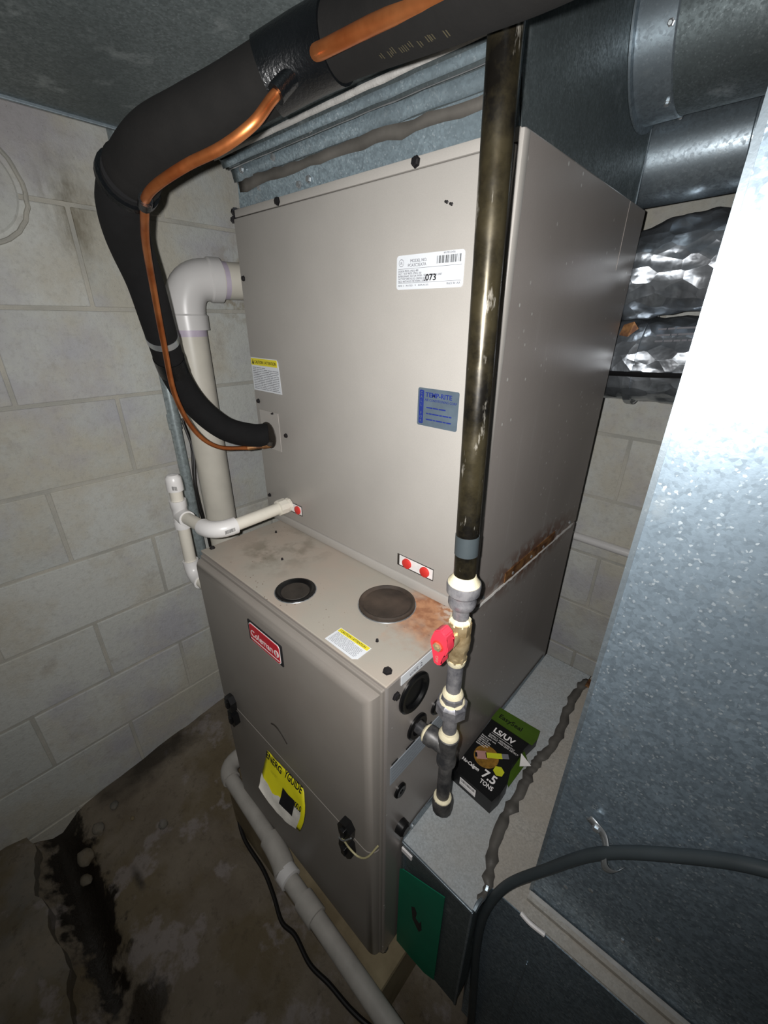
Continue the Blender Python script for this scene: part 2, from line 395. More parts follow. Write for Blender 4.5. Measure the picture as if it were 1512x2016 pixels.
for r in range(0, 11):
    zb = z0+.2035*r+.0045
    if zb < -.25: continue
    ph = .343 if r in (0, 2, 4, 6, 8, 10) else .14
    # rows whose top is 1.2315, .8246(x), ... carry their joint at Y=.343
    k = -4
    top = zb+.199
    ph = .343 if round((1.2315-top)/.2035) % 2 == 0 else .14
    for k in range(-4, 4):
        y = ph+.406*k+.0045
        L = .397
        if y > RY1 or y < -1.5: continue
        if y+L > RY1:
            if RY1-y < .08: continue
            me = block_mesh(RY1-y-.002, .1945, 'y')
        else: me = bmL
        place_block(me, wl, (0, y, zb))
for r in range(0, 11):
    top = 1.107+.2035*(4-r); zb = top-.199
    if zb > RZ or zb < -.1: continue
    ph = .975 if (4-r) % 2 == 0 else .772
    for k in range(-2, 2):
        x = ph+.406*k+.0045
        if x < .01: continue
        place_block(bmB, wb, (x, RY1, zb))
# round mortared patch on the left wall
tp = thing('wall_patch', 'round mortared patch in the left block wall, cut off by the left edge', 'wall patch', (.002, .13, 1.56))
cy, cz, cr = .172, 1.648, .101
bm = nb()
for i, (h, r) in enumerate([(0, cr), (.004, cr-.004), (.0045, cr-.03), (.003, .02)]): pass
lathe(bm, (.0005, cy, cz), X_, [(0, cr-.012), (.003, cr-.016), (.004, .05), (.0042, .001)], 40)
obj('patch_face', bm, M['block'], tp, True)
bm = nb(); ringtube(bm, [(.003+.001*math.sin(k*3), cy+(cr+.003*noise.noise((k*.9, 0, 0)))*math.cos(2*math.pi*k/48), cz+(cr+.004*noise.noise((k*.9, 3, 0)))*math.sin(2*math.pi*k/48)) for k in range(49)], .0045, 8, False)
obj('mortar_ring', bm, M['mortar'], tp, True)

# floor: uneven cellar slab with a sunken wet trench by the wall foot
bm = nb(); rows = []
nx, ny = 110, 120
for j in range(ny+1):
    y = RY0+(RY1-RY0)*j/ny; row = []
    for i in range(nx+1):
        x = RX*i/nx
        z = max(0, min(1, (y+.1)/.6))*.075*max(0, 1-x/.8)
        tr = math.exp(-((y+.125)/.045)**2)*max(0, min(1, (1.0-x)/.3))
        z -= tr*.05
        z += noise.noise((x*7, y*7, 0))*.009+noise.noise((x*25, y*25, 1))*.0035
        if x > .42 and y > .22 and x < 1.2: z = min(z, -.002)
        if x > .9: z = min(z, .004)
        row.append((x, y, z))
    rows.append(row)
sheet(bm, rows); r0 = len(bm.verts)
struct(obj('floor', bm, M['floor'], None, True, 80))
bm = nb(); rows = []
for j in range(26):
    row = []
    for i in range(61):
        x = -.0+1.25*i/60; t = j/25
        ed = -.185+.022*noise.noise((x*9, 0, 0))+.01*noise.noise((x*30, 2, 0))
        if j == 0: p = (x, ed+.006, -.07)
        else: y = ed-(ed+1.2)*((j-1)/24)*-1*-1; p = (x, y, .04+.012*noise.noise((x*8, y*8, 2))+.004*noise.noise((x*40, y*40, 2))-(.012 if j == 1 else 0))
        row.append(p)
    rows.append(row)
sheet(bm, rows); struct(obj('concrete_ledge_1', bm, M['ledge'], None, True, 60))  # rough concrete ledge along the near side of the trench
# loose rubble along the wall foot
for k, (x, y, s) in enumerate([(.16, -.085, .020), (.12, -.035, .016), (.21, -.10, .014), (.09, .02, .012), (.26, .10, .013), (.17, .045, .006), (.335, .31, .006)]):
    bm = nb(); bmesh.ops.create_icosphere(bm, subdivisions=2, radius=s)
    for v in bm.verts: v.co = Vector((v.co.x*1.3, v.co.y, v.co.z*.6))*(1+.35*noise.noise(v.co*60+Vector((k*5, 0, 0)))); 
    zz = max(0, min(1, (y+.1)/.6))*.075*max(0, 1-x/.8) - math.exp(-((y+.125)/.045)**2)*.05 + .004
    for v in bm.verts: v.co += Vector((x, y, zz+s*.55))
    tag(obj('rubble_stone', bm, M['ledge'] if k != 5 else M['pad'], None, True, 50), ['large broken concrete lump in the dark trench by the wall', 'flat concrete lump at the wall foot above the trench', 'concrete lump near the middle of the dark trench', 'small lump of rubble tight against the wall foot', 'pale chip of concrete lying on the open damp floor', 'tiny white chip on the floor close to the wall', 'tiny chip of concrete beside the black cable'][k], 'stone', None)

# wooden beam above the far ducts
tag(obj('wooden_beam', B(.2, 2.68, 1.20, 1.345, 1.765, 2.05, .004), M['wood']), 'brown wooden beam behind the round metal ducts', 'beam')

# ================================================================ furnace
PADZ = .165
tag(obj('concrete_pad', B(.40, 1.006, .258, 1.02, -.02, PADZ, .008), M['pad']), 'tan cast concrete pad under the furnace', 'pad')
FX0, FX1, FY0, FY1, FZ0, FZ1 = .441, .975, .305, 1.0, .18, .97
F = thing('furnace', 'taupe gas furnace with a red and black badge on its door', 'furnace', (.708, .65, PADZ))
obj('cabinet', B(FX0, FX1, FY0, FY1, FZ0, FZ1-.0015, .003), M['side'], F)
obj('top_panel', B(FX0+.0005, FX1-.0005, FY0-.001, FY1-.48, FZ1-.004, FZ1, .0015), M['top'], F, label='dusty rust-stained top')
obj('inner_flange', B(FX0+.006, FX1-.004, FY0-.006, FY0+.002, FZ0+.01, FZ1-.008, .002), M['door'], F)
for x in (FX0+.03, FX1-.012):
    obj('leveling_foot', LA((x, FY0+.014, PADZ), Z_, [(0, .012), (.006, .012), (.007, .006), (.02, .006)], 10), M['blackplastic'], F)
def door(name, z0_, z1_, topround, botround):
    bm = nb(); x0, x1, y0, y1 = FX0+.006, FX1-.007, .281, FY0-.003
    box(bm, x0, x1, y0, y1, z0_, z1_)
    fe = [e for e in bm.edges if all(abs(v.co.y-y0) < 1e-5 for v in e.verts)]
    sel = []
    for e in fe:
        a, b = e.verts
        hz = abs(a.co.z-b.co.z) < 1e-5
        if hz and a.co.z > (z0_+z1_)/2 and not topround: continue
        if hz and a.co.z < (z0_+z1_)/2 and not botround: continue
        sel.append(e)
    bmesh.ops.bevel(bm, geom=sel, offset=.019, segments=5, profile=.5, affect='EDGES')
    vert = [e for e in bm.edges if abs(e.verts[0].co.x-e.verts[1].co.x) < 1e-5 and abs(e.verts[0].co.y-e.verts[1].co.y) < 1e-5 and e.verts[0].co.y > y1-1e-4]
    return obj(name, bm, M['door'], F, True, 50)
door('upper_door', .584, .955, True, False); door('lower_door', .19, .580, False, True)
# finger slot in upper door
bm = nb(); elbow(bm, (.683, .2815, .668), (.708, .2805, .688), (.735, .2815, .655), .0022, 6, 8); obj('finger_slot', bm, M['grime'], F, True)
for x, z, up_ in ((.512, .598, 1), (.514, .548, -1), (.912, .606, 1), (.912, .552, -1)):
    t_ = obj('door_latch', prism(nb(), [(x-.013, .281, z-.020*up_+.0), (x+.013, .281, z-.020*up_), (x+.016, .281, z+.008*up_), (x+.006, .281, z+.022*up_), (x-.010, .281, z+.018*up_), (x-.016, .281, z+.004*up_)], (0, -.014, 0)), M['blackplastic'], F)
    obj('latch_tab', B(x-.005, x+.005, .262, .268, z-.010, z+.010, .001), M['blackplastic'], t_)
    if x > .9 and up_ > 0:
        bm = ringtube(nb(), spline([(.905, .262, .588), (.918, .2605, .597), (.935, .264, .622)], 4), .0014, 6); obj('wire_pin', bm, M['zinc'], t_, True)
bm = ringtube(nb(), spline([(.912, .264, .592), (.925, .268, .572), (.944, .272, .566), (.962, .276, .585), (.973, .29, .612)], 6), .0017, 8)
obj('thermostat_wire', bm, M['ywire'], F, True)
# knockout plugs on the top
def plug(x, y, r, m1, m2, lab):
    p = obj('vent_plug', LA((x, y, FZ1), Z_, [(0, r), (.0035, r-.0005), (.004, r-.004), (.001, r-.008), (.0006, r*.55), (.0006, .0005)], 40), M[m1], F, True, 40, lab)
    return p
p1 = plug(.707, .354, .0365, 'rubber', 'grime', 'small black vent plug')
obj('plug_dust', LA((.709, .352, FZ1+.0012), Z_, [(0, .026), (.0008, .025), (.001, .0005)], 30), M['grime'], p1, True)
obj('metal_rim', ringtube(nb(), [(.707+.0375*math.cos(a/24*math.pi*2), .354+.0375*math.sin(a/24*math.pi*2), FZ1+.0004) for a in range(25)], .0011, 6, False), M['zinc'], p1, True)
p2 = obj('vent_plug', LA((.855, .438, FZ1), Z_, [(0, .049), (.006, .049), (.0075, .046), (.004, .041), (.005, .030), (.0062, .0005)], 44), M['rustdisc'], F, True, 40, 'large sooty vent plug')
obj('metal_rim', ringtube(nb(), [(.855+.050*math.cos(a/32*math.pi*2), .438+.050*math.sin(a/32*math.pi*2), FZ1+.0004) for a in range(33)], .0011, 6, False), M['zinc'], p2, True)
screw(F, (.957, .326, FZ1), Z_, .006)
for p in ((.49, .46), (.60, .40), (.93, .505), (.905, .36)): screw(F, (p[0], p[1], FZ1), Z_, .0022)
screw(F, (.452, .325, FZ1), Z_, .005)
screw(F, (FX1, .324, .938), X_, .006)
# side openings
def ovalplug(y, z, r, depth=True, ry=1., lab=None):
    g = obj('grommet', LA((FX1-.001, y, z), X_, [(0, r), (.004, r), (.0065, r-.003), (.006, r-.009), (.0015, r-.012), (.0015, .0005)], 40), M['rubber'], F, True, 40, lab)
    return g
ovalplug(.366, .911, .0345, lab='large round black combustion air grommet')
ovalplug(.378, .826, .0235, lab='black rubber grommet around the gas pipe')
ovalplug(.432, .824, .0155); ovalplug(.340, .707, .0135)
obj('cable_bushing', LA((FX1, .345, .60), X_, [(0, .014), (.012, .013), (.016, .009), (.016, .001)], 16), M['blackplastic'], F, True)
# unit 2 strip
st = obj('name_strip', B(FX1+.0002, FX1+.0012, .334, .415, .950, .9665), M['paper'], F, label='white strip with printed unit number')
text('unit 2', .0105, M['greyink'], (FX1+.0014, .352, .9545), Y_, Z_, st, sx=1.25)
rp = obj('rating_label', B(FX1+.0002, FX1+.001, .315, .47, .748, .790), M['silver'], F, label='silver rating label strip')
bm = nb()
for y0, y1 in ((.317, .331), (.352, .374), (.40, .42)): box(bm, FX1+.001, FX1+.0016, y0, y1, .7945, .7985)
obj('print_lines', bm, M['ink'], rp)['kind'] = 'stuff'
lines(rp, (FX1+.0016, .318, .752), Y_, Z_, .148, .038, 5, 'greyink', .12)
# badge on the door
bd = obj('badge', B(.6555, .761, .2785, .2812, .8765, .9225, .001), M['ink'], F, label='black and red brand badge with white script')
def rrect(x0, x1, z0_, z1_, y, r, th):
    pl = []
    for cx, cz_, a0 in ((x1-r, z1_-r, 0), (x0+r, z1_-r, 90), (x0+r, z0_+r, 180), (x1-r, z0_+r, 270)):
        for k in range(6): a = math.radians(a0+18*k); pl.append((cx+r*math.cos(a), y, cz_+r*math.sin(a)))
    return prism(nb(), pl, (0, -th, 0))
obj('badge_border', rrect(.661, .7565, .8785, .9205, .2785, .007, .0006), M['white'], bd)
obj('badge_field', rrect(.6625, .755, .880, .919, .2779, .006, .0006), M['badge_red'], bd)
text('Coleman', .0205, M['white'], (.6655, .2771, .8925), X_, Z_, bd, bold=.00005, sx=.94)
obj('badge_line', B(.664, .7535, .2770, .2774, .8845, .8862), M['white'], bd)
obj('lamp_emblem', LA((.7465, .2772, .899), -Y_, [(0, .0072), (.0004, .0072)], 24), M['white'], bd)
obj('lamp_emblem', B(.7450, .7482, .2764, .2769, .8935, .9045, .0003), M['badge_red'], bd)
# caution label on top
cl = obj('caution_label', prism(nb(), [(.842, .309, FZ1+.0002), (.903, .308, FZ1+.0002), (.910, .314, FZ1+.0002), (.910, .3425, FZ1+.0002), (.842, .3425, FZ1+.0002)], (0, 0, .0006)), M['paper'], F, label='white caution label with yellow heading')
obj('yellow_band', B(.8435, .9085, .334, .3415, FZ1+.0008, FZ1+.0012), M['yellow'], cl)
text('! CAUTION / ATTENTION', .0058, M['ink'], (.846, .3355, FZ1+.0014), X_, Y_, cl, sx=.85)
lines(cl, (.846, .3115, FZ1+.0012), X_, Y_, .058, .0215, 10, 'greyink', .3)
# torn yellow energy label
def elab(u, v):
    tl, tr = Vector((.650, .2775, .557)), Vector((.779, .2775, .567))
    ml, mr = Vector((.651, .262, .515)), Vector((.801, .262, .532))
    bl_, br = Vector((.665, .240, .492)), Vector((.793, .250, .476))
    a = tl*(1-u)+tr*u; b = ml*(1-u)+mr*u; c = bl_*(1-u)+br*u
    p = a*(1-v)**2+(b*2-(a+c)*.5)*2*v*(1-v)+c*v*v
    p.y -= .006*math.sin(math.pi*u)*v; p.y += .0015*noise.noise((u*6, v*6, 0))
    return p
el = obj('energy_label', sheet(nb(), [[elab(i/14, j/12) for i in range(15)] for j in range(13)]), M['eyellow'], F, True, 80, 'torn yellow paper energy label curling off the door')
so = el.modifiers.new('thick', 'SOLIDIFY'); so.thickness = .0006
def epatch(u0, u1, v0, v1, m, name, off=.0012, fn=None):
    bm = nb(); rows = []
    for j in range(9):
        row = []
        for i in range(15):
            u = u0+(u1-u0)*i/14; a, b = (v0(u) if callable(v0) else v0), (v1(u) if callable(v1) else v1); v = a+(b-a)*j/8
            q = elab(u, v); row.append((q.x, q.y-off, q.z+off*.4))
        rows.append(row)
    return obj(name, sheet(bm, rows), M[m], el, True, 80)
epatch(.0, .93, lambda u: .62+.10*math.sin(u*5)+.03*math.sin(u*23), lambda u: 1.01, 'torn', 'torn_backing')
epatch(.52, .80, lambda u: .40+.12*(u-.5), lambda u: .72+.1*u, 'ink', 'black_panel', .0018)
def etext(s, size, u, v, sx=1., sy=1., b=.0004):
    p = elab(u, v); q = elab(u+.2, v); r = elab(u, max(0, v-.1)); xd = (q-p).normalized(); yd = (r-p); yd = (yd-xd*yd.dot(xd)).normalized()
    text(s, size, M['ink'], p-xd.cross(yd)*-.0022, xd, yd, el, bold=b, sx=sx)
etext('ENERG', .021, .02, .13, .98); etext('YGUIDE', .021, .53, .13, .80)
etext('00.0', .017, .80, .55, .7); lines(el, elab(.2, .36)+Vector((0, -.002, 0)), X_, Vector((0, .3, 1)), .05, .006, 2, 'ink', .15)
# left junction box
obj('junction_box', B(.414, FX0+.001, .312, .352, .690, .776, .008, 3), M['door'], F, True)

# ================================================================ coil cabinet
CX0, CX1, CY0, CY1, CZ0, CZ1 = .397, .975, .51, 1.0, .971, 1.602
K = thing('coil_cabinet', 'tall taupe evaporator coil cabinet standing on the furnace', 'coil cabinet', (.686, .755, CZ0))
obj('cabinet', B(CX0+.004, CX1, CY0, CY1, CZ0, CZ1, .002), M['side'], K)
obj('front_panel', B(CX0, CX1-.006, CY0-.007, CY0+.002, .991, 1.588, .0025), M['panel'], K, True, 40)
obj('top_rail', B(CX0+.003, CX1-.004, CY0-.005, CY0+.002, 1.5895, 1.6018, .0012), M['panel'], K, True, 40)
obj('bottom_rail', B(CX0+.006, CX1-.002, CY0-.009, CY0+.002, .9715, .9905, .0015), M['panel'], K, True, 40)
obj('corner_post', B(CX1-.0065, CX1+.0006, CY0-.0035, CY0+.012, .975, 1.601, .002), M['panel'], K, True, 40)
obj('side_seam', B(CX1-.001, CX1+.0005, .900, .904, 1.50, 1.60), M['side'], K)
FYc = CY0-.007
for p in ((.539, 1.596), (.834, 1.596)): screw(K, (p[0], CY0-.005, p[1]), -Y_, .0055)
for p in ((.411, 1.253), (.504, 1.192), (.409, 1.489), (.412, 1.029)): screw(K, (p[0], FYc, p[1]), -Y_, .0042)
for p in ((1.606, .505), (1.593, .502)): screw(K, (CX0+.001, p[1]+.004, p[0]-.006), -X_, .006, h=.008)
for p in ((.886, 1.548), (.893, 1.545)): screw(K, (p[0], FYc, p[1]), -Y_, .0016)
# connection plate, line stubs
pl = obj('connection_plate', B(.411, .482, FYc-.0012, FYc, 1.151, 1.235, .0005), M['panel'], K)
obj('rubber_seal', LA((.437, FYc-.001, 1.181), -Y_, [(0, .030), (.002, .029), (.002, .02)], 24), M['grime'], pl, True)
screw(pl, (.463, FYc-.001, 1.233), -Y_, .002)
# drain port openings with red plugs
def drainport(x0, x1, z0_, z1_, plugs, lab):
    g = obj('drain_port', B(x0, x1, FYc-.0008, FYc+.001, z0_, z1_), M['grime'], K, label=lab)
    obj('port_plate', prism(nb(), [(x0+.006, FYc-.0012, z0_+.003), (x1-.0005, FYc-.0012, z0_+.003), (x1-.0005, FYc-.0012, z1_-.001), (x0+.006, FYc-.0012, z1_-.0005)], (0, -.0008, 0)), M['white'], g)
    for x in plugs: obj('red_plug', LA((x, FYc-.002, (z0_+z1_)/2+.0005), -Y_, [(0, .0098), (.003, .0096), (.004, .008), (.004, .0005)], 20), M['redplug'], g, True)
drainport(.822, .903, 1.008, 1.0315, (.846, .886), 'drain port with two red plugs')
drainport(.477, .538, 1.012, 1.036, (.525,), 'drain port with the white drain pipe')
# labels
lb = obj('model_label', rrect(.808, .9175, 1.4565, 1.4975, FYc-.0002, .004, .0007), M['paper'], K, label='white model label with barcode and handwritten digits')
yl = FYc-.0012
text('MODEL NO.', .0052, M['greyink'], (.832, yl, 1.4885), X_, Z_, lb)
text('PCA3C35X7A', .0052, M['greyink'], (.828, yl, 1.4835), X_, Z_, lb)
barcode(lb, (.876, yl, 1.4845), X_, Z_, .037, .0085)
text('W1P0123456', .0032, M['greyink'], (.886, yl, 1.4945), X_, Z_, lb)
obj('rule_line', B(.811, .9145, yl-.0001, yl+.0003, 1.4812, 1.4816), M['greyink'], lb)
obj('rule_line', B(.811, .9145, yl-.0001, yl+.0003, 1.4640, 1.4644), M['greyink'], lb)
for i, s in enumerate(('DESIGN PRESS. (PSIG) 400', 'FACT. TEST PRESS. (PSIG) 350', 'REFRIGERANT: R22 OR R410A - SEE OUTDOOR UNIT', 'FACTORY INSTALLED ORIFICE SIZE', 'FIELD INSTALLED METERING DEVICE')):
    text(s, .0034, M['greyink'], (.811, yl, 1.4775-.0031*i), X_, Z_, lb, sx=.93)
text('MADE IN USA', .0034, M['greyink'], (.893, yl, 1.4602), X_, Z_, lb); text('MFR: 5   RATED   V   REPLACES', .0028, M['greyink'], (.811, yl, 1.4602), X_, Z_, lb, sx=1.4)
text('.073', .0105, M['ink'], (.856, yl-.0003, 1.4660), X_, Z_, lb, bold=.0002, sx=1.15)
obj('certification_ring', ringtube(nb(), [(.8165+.0042*math.cos(a/16*math.pi*2), yl, 1.4885+.0042*math.sin(a/16*math.pi*2)) for a in range(17)], .0003, 4, False), M['greyink'], lb)
text('UL', .0045, M['greyink'], (.8137, yl, 1.4870), X_, Z_, lb)
c2 = obj('caution_label', prism(nb(), [(.4005, FYc-.0002, 1.2765), (.503, FYc-.0002, 1.2765), (.4990, FYc-.0002, 1.338), (.4940, FYc-.0002, 1.3435), (.4005, FYc-.0002, 1.3435)], (0, -.0006, 0)), M['paper'], K, label='white caution label with yellow heading')
obj('yellow_band', B(.4015, .4955, yl-.0001, yl+.0004, 1.3285, 1.3420), M['yellow'], c2)
text('CAUTION / ATTENTION', .0085, M['ink'], (.4145, yl-.0003, 1.3320), X_, Z_, c2, sx=.84)
obj('warning_triangle', prism(nb(), [(.405, yl-.0002, 1.3308), (.4125, yl-.0002, 1.3308), (.4088, yl-.0002, 1.3395)], (0, -.0002, 0)), M['ink'], c2)
lines(c2, (.4045, yl, 1.279), X_, Z_, .094, .0465, 13, 'greyink', .32)
bp = obj('company_plate', rrect(.8545, .926, 1.2735, 1.3285, FYc-.0002, .003, .0008), M['blueplate'], K, label='blue company name plate partly behind the gas pipe')
yb = FYc-.0013
obj('blue_column', rrect(.8575, .8655, 1.2765, 1.3255, yb+.0004, .002, .0004), M['blue'], bp)
for i, ch in enumerate('CALL FOR'): text(ch, .0058, M['blueplate'], (.8615, yb-.0003, 1.3195-.0058*i), X_, Z_, bp, al='CENTER')
text('TEMP-RITE', .0092, M['blue'], (.8685, yb, 1.3165), X_, Z_, bp, bold=.0002, sx=1.08)
text('AIR CONDITIONING CORP', .0048, M['blue'], (.8675, yb, 1.3105), X_, Z_, bp, sx=.95)
lines(bp, (.871, yb, 1.2795), X_, Z_, .045, .026, 3, 'blue', .22)
# sealant bead and rust at side joint
bm = nb(); pts = [(CX1+.0015+.0008*noise.noise((k*1.7, 0, 0)), .515+k*.0115, .9725+.0022*noise.noise((k*.8, 4, 0))) for k in range(41)]
ringtube(bm, pts, [.0028*(.7+.6*abs(noise.noise((k*1.3, 7, 0)))) for k in range(41)], 6); obj('sealant_bead', bm, M['seal'], K, True)
tab = obj('joint_tab', B(CX1, CX1+.0016, .63, .86, .974, .996), M['copper_old'], K, label='rusty metal tab on the side joint')
for y, z in ((.55, .985), (.66, .983), (.74, .984), (.80, .981), (.95, .985)): screw(K, (CX1, y, z), X_, .0035, 'zinc', .003)

# ================================================================ supply plenum & trunk
P_ = thing('supply_duct', 'dull galvanised supply duct over the coil cabinet running overhead', 'duct', (.67, .75, CZ1))
bm = nb()
prism(bm, [(.965, .52, CZ1), (.965, .497, 1.683), (.965, .497, 2.2), (.965, .965, 2.2), (.965, .965, CZ1+.001)], (-.525, 0, 0))
obj('plenum', bm, M['galv_dark'], P_)
obj('trunk', B(.376, .962, -1.2, .4975, 1.684, 2.05, .002), M['galv_dark'], P_)
obj('front_strip', prism(nb(), [(.400, .519, CZ1+.001), (.963, .519, CZ1+.001), (.963, .508, 1.640), (.42, .508, 1.640)], (0, -.0015, 0)), M['galv_plenum'], P_)
def band(z0_, z1_, y0, y1, m, name, x0=.41, wob=.002, th=.002):
    rows = [[(x0+(.962-x0)*i/24, (y0 if j == 0 else y1)+wob*.4*noise.noise((i*.8, j, z0_*9)), (z0_ if j == 0 else z1_)+wob*noise.noise((i*.6, j*3, z1_*7))) for i in range(25)] for j in range(2)]
    o_ = obj(name, sheet(nb(), rows), M[m], P_, True, 80); so_ = o_.modifiers.new('thick', 'SOLIDIFY'); so_.thickness = th; return o_
band(1.626, 1.640, .5085, .5045, 'grey_tape', 'tape_band', .424, .005, .0006)
band(1.641, 1.658, .5055, .5005, 'galv_plenum', 'seam_fold', .412, .002, .0008)
band(1.6585, 1.6600, .499, .499, 'zinc', 'fold_edge', .405, .001, .002)
band(1.6620, 1.672, .496, .492, 'galv_plenum', 'drive_cleat', .395, .0012, .0015)
band(1.675, 1.6815, .490, .487, 'seal', 'sealant_line', .378, .0012, .001)
obj('end_flange', prism(nb(), [(.376, .49, 1.683), (.40, .515, 1.660), (.425, .52, 1.630), (.425, .52, CZ1), (.430, .56, CZ1), (.430, .56, 1.69), (.376, .56, 1.69)], (.004, 0, 0)), M['galv_dark'], P_)
for x, z in ((.45, 1.652), (.545, 1.652), (.64, 1.667), (.59, 1.612), (.615, 1.615), (.48, 1.625)): screw(P_, (x, .500 if z > 1.63 else .513, z), -Y_, .0045, 'zinc')
obj('edge_seam', B(.374, .379, -1.2, .497, 1.680, 1.687, .001), M['galv'], P_)
obj('side_bead', ringtube(nb(), [(.9655, .53+.0215*k, 1.6045+.0012*noise.noise((k*1.1, 0, 0))) for k in range(21)], .0022, 6), M['seal'], P_, True)
obj('corner_seam', ringtube(nb(), [(.9655+.001*noise.noise((k*.9, 0, 0)), .4985+.002*noise.noise((k, 1, 0)), 1.61+.02*k) for k in range(28)], [.004*(.8+.5*abs(noise.noise((k*.9, 5, 0)))) for k in range(28)], 6), M['galv'], P_, True)
obj('rear_seam', B(.962, .9665, .9625, .9665, CZ1+.002, 2.19), M['galv'], P_)

# round take-off
R1 = thing('round_duct', 'short round galvanised take-off duct high on the plenum side', 'duct', (1.0, .89, 1.70))
obj('collar', LA((.9655, .89, 1.80), X_, [(0, .112), (.003, .112), (.004, .103), (.05, .102), (.052, .1005)], 48), M['galv'], R1, True)
obj('pipe_section', LA((.97, .89, 1.80), X_, [(0, .1), (.16, .1), (.161, .1035), (.168, .1035), (.169, .1005), (.62, .1005)], 48), M['galv_dark'], R1, True)
for a in (200, 250, 300): screw(R1, (1.01, .89+.102*math.cos(math.radians(a)), 1.80+.102*math.sin(math.radians(a))), (0, math.cos(math.radians(a)), math.sin(math.radians(a))), .0035, 'zinc')
R2 = thing('round_duct', 'round galvanised duct running behind the plenum below the wooden beam', 'duct', (1.3, 1.12, 1.62))
d2 = Vector((1, .06, .05)).normalized()
obj('pipe_section', LA((.80, 1.03, 1.678), d2, [(0, .072), (.30, .072), (.302, .076), (.312, .076), (.314, .070), (1.2, .070)], 40), M['galv'], R2, True)
# foil flex ducts
def flex(name, lab, pts, r, lump, freq, seed):
    T = thing(name, lab, 'flexible duct', (pts[0][0], pts[0][1], min(p[2] for p in pts)-r), None)
    ps = spline(pts, 14); bm = nb(); ringtube(bm, ps, r, 40)
    for v in bm.verts:
        nn = noise.noise_vector(v.co*freq+Vector((seed, 0, 0))); n2 = noise.noise_vector(v.co*freq*3.1+Vector((seed, 2, 0)))
        v.co += Vector(nn)*lump+Vector(n2)*lump*.45
    obj('foil_jacket', bm, M['foil'], T, True, 50); return T, ps
T1, _ = flex('foil_duct', 'lower crinkled silver foil flexible duct low beside the coil cabinet', [(.86, 1.18, 1.335), (1.02, 1.17, 1.335), (1.2, 1.17, 1.34), (1.45, 1.19, 1.35), (1.8, 1.22, 1.36)], .092, .009, 13, 0)
obj('tape_band', ringtube(nb(), [(.985, 1.17, 1.335), (1.0, 1.17, 1.335)], .099, 32), M['foil'], T1, True)
obj('black_strap', ringtube(nb(), [(.93, 1.078, 1.310), (1.05, 1.072, 1.315), (1.2, 1.070, 1.325)], .006, 6), M['blackplastic'], T1, True)
lines(T1, (1.03, 1.068, 1.375), (1, .0, .08), (0, .15, 1), .12, .035, 3, 'greyink', .3, 'print_dots')
T2, _ = flex('foil_duct', 'upper baggy silver foil flexible duct bulging beside the coil cabinet', [(.90, 1.12, 1.505), (1.0, 1.12, 1.515), (1.15, 1.12, 1.52), (1.4, 1.13, 1.52), (1.8, 1.2, 1.52)], .084, .018, 10, 9)
obj('red_tape_scrap', prism(nb(), [(.968, 1.035, 1.392), (.985, 1.035, 1.389), (1.001, 1.04, 1.405), (.99, 1.04, 1.418), (.972, 1.04, 1.412)], (0, .003, 0)), M['copper_old'], T2)

# ================================================================ return side: boot, base duct, big vertical duct
BT = thing('return_boot', 'galvanised sheet metal return boot beside the furnace, its top dusty', 'duct boot', (1.05, .67, .14))
BZ = .54
bm = nb(); prism(bm, [(.977, .352, .17), (1.126, .352, .17), (1.126, .40, .17), (1.100, .46, .17), (1.100, 1.002, .17), (.977, 1.002, .17)], (0, 0, BZ-.17)); obj('boot_body', bm, M['galv_dark'], BT)
obj('top_sheet', prism(nb(), [(.9775, .3525, BZ), (1.1255, .3525, BZ), (1.1255, .40, BZ), (1.0995, .46, BZ), (1.0995, 1.0015, BZ), (.9775, 1.0015, BZ)], (0, 0, .0008)), M['galv_boot'], BT)
obj('front_lip', B(.977, 1.127, .3505, .3545, BZ-.006, BZ+.0015, .001), M['galv'], BT)
obj('side_flange', prism(nb(), [(.9765, .352, BZ), (.9765, .98, BZ), (.9765, .98, BZ+.012), (.9765, .40, BZ+.024), (.9765, .36, BZ+.020)], (.0015, 0, 0)), M['galv'], BT)
for y in (.372, .381): screw(BT, (.978, y, BZ+.012), X_, .003, 'zinc', .002)
screw(BT, (.978, .66, BZ+.008), X_, .004, 'zinc')
obj('white_clip', B(.979, 1.003, .3475, .3515, .518, .530, .001), M['white'], BT)
obj('corner_edge', B(1.1245, 1.1285, .3505, .3545, .17, BZ, .0008), M['galv'], BT)
obj('slot_bracket', B(.986, .9875, .347, .352, .40, .52), M['galv'], BT)

BD = thing('base_duct', 'low galvanised base duct with a dusty tan top under the tall duct', 'duct', (1.7, .72, 0))
fd = Vector((.9993, .038, 0))          # direction of its front edge
def FP(s, off, z): return (1.128+fd.x*s-fd.y*off, .402+fd.y*s+fd.x*off, z)
bm = nb(); prism(bm, [FP(0, 0, .0), FP(1.5, 0, .0), FP(1.5, .60, .0), (1.103, 1.002, .0), (1.103, .462, 0)], (0, 0, BZ-.0008)); obj('duct_body', bm, M['galv_duct'], BD)
bm = nb(); prism(bm, [(1.127, .4035, BZ-.0008), FP(1.5, .0015, BZ-.0008), FP(1.5, .60, BZ-.0008), (1.1015, 1.002, BZ-.0008), (1.1015, .461, BZ-.0008)], (0, 0, .0009)); obj('top_sheet', bm, M['galv_dusty'], BD, label='dusty tan top sheet')
def strip(s0, s1, o0, o1, z0_, z1_, m, name, parent):
    return obj(name, prism(nb(), [FP(s0, o0, z0_), FP(s1, o0, z0_), FP(s1, o1, z0_), FP(s0, o1, z0_)], (0, 0, z1_-z0_)), M[m], parent)
strip(.062, 1.5, .002, .020, BZ, BZ+.003, 'galv_dusty', 'seam_strip', BD)
strip(.058, 1.5, .023, .030, BZ, BZ+.008, 'galv_dusty', 'standing_seam', BD)
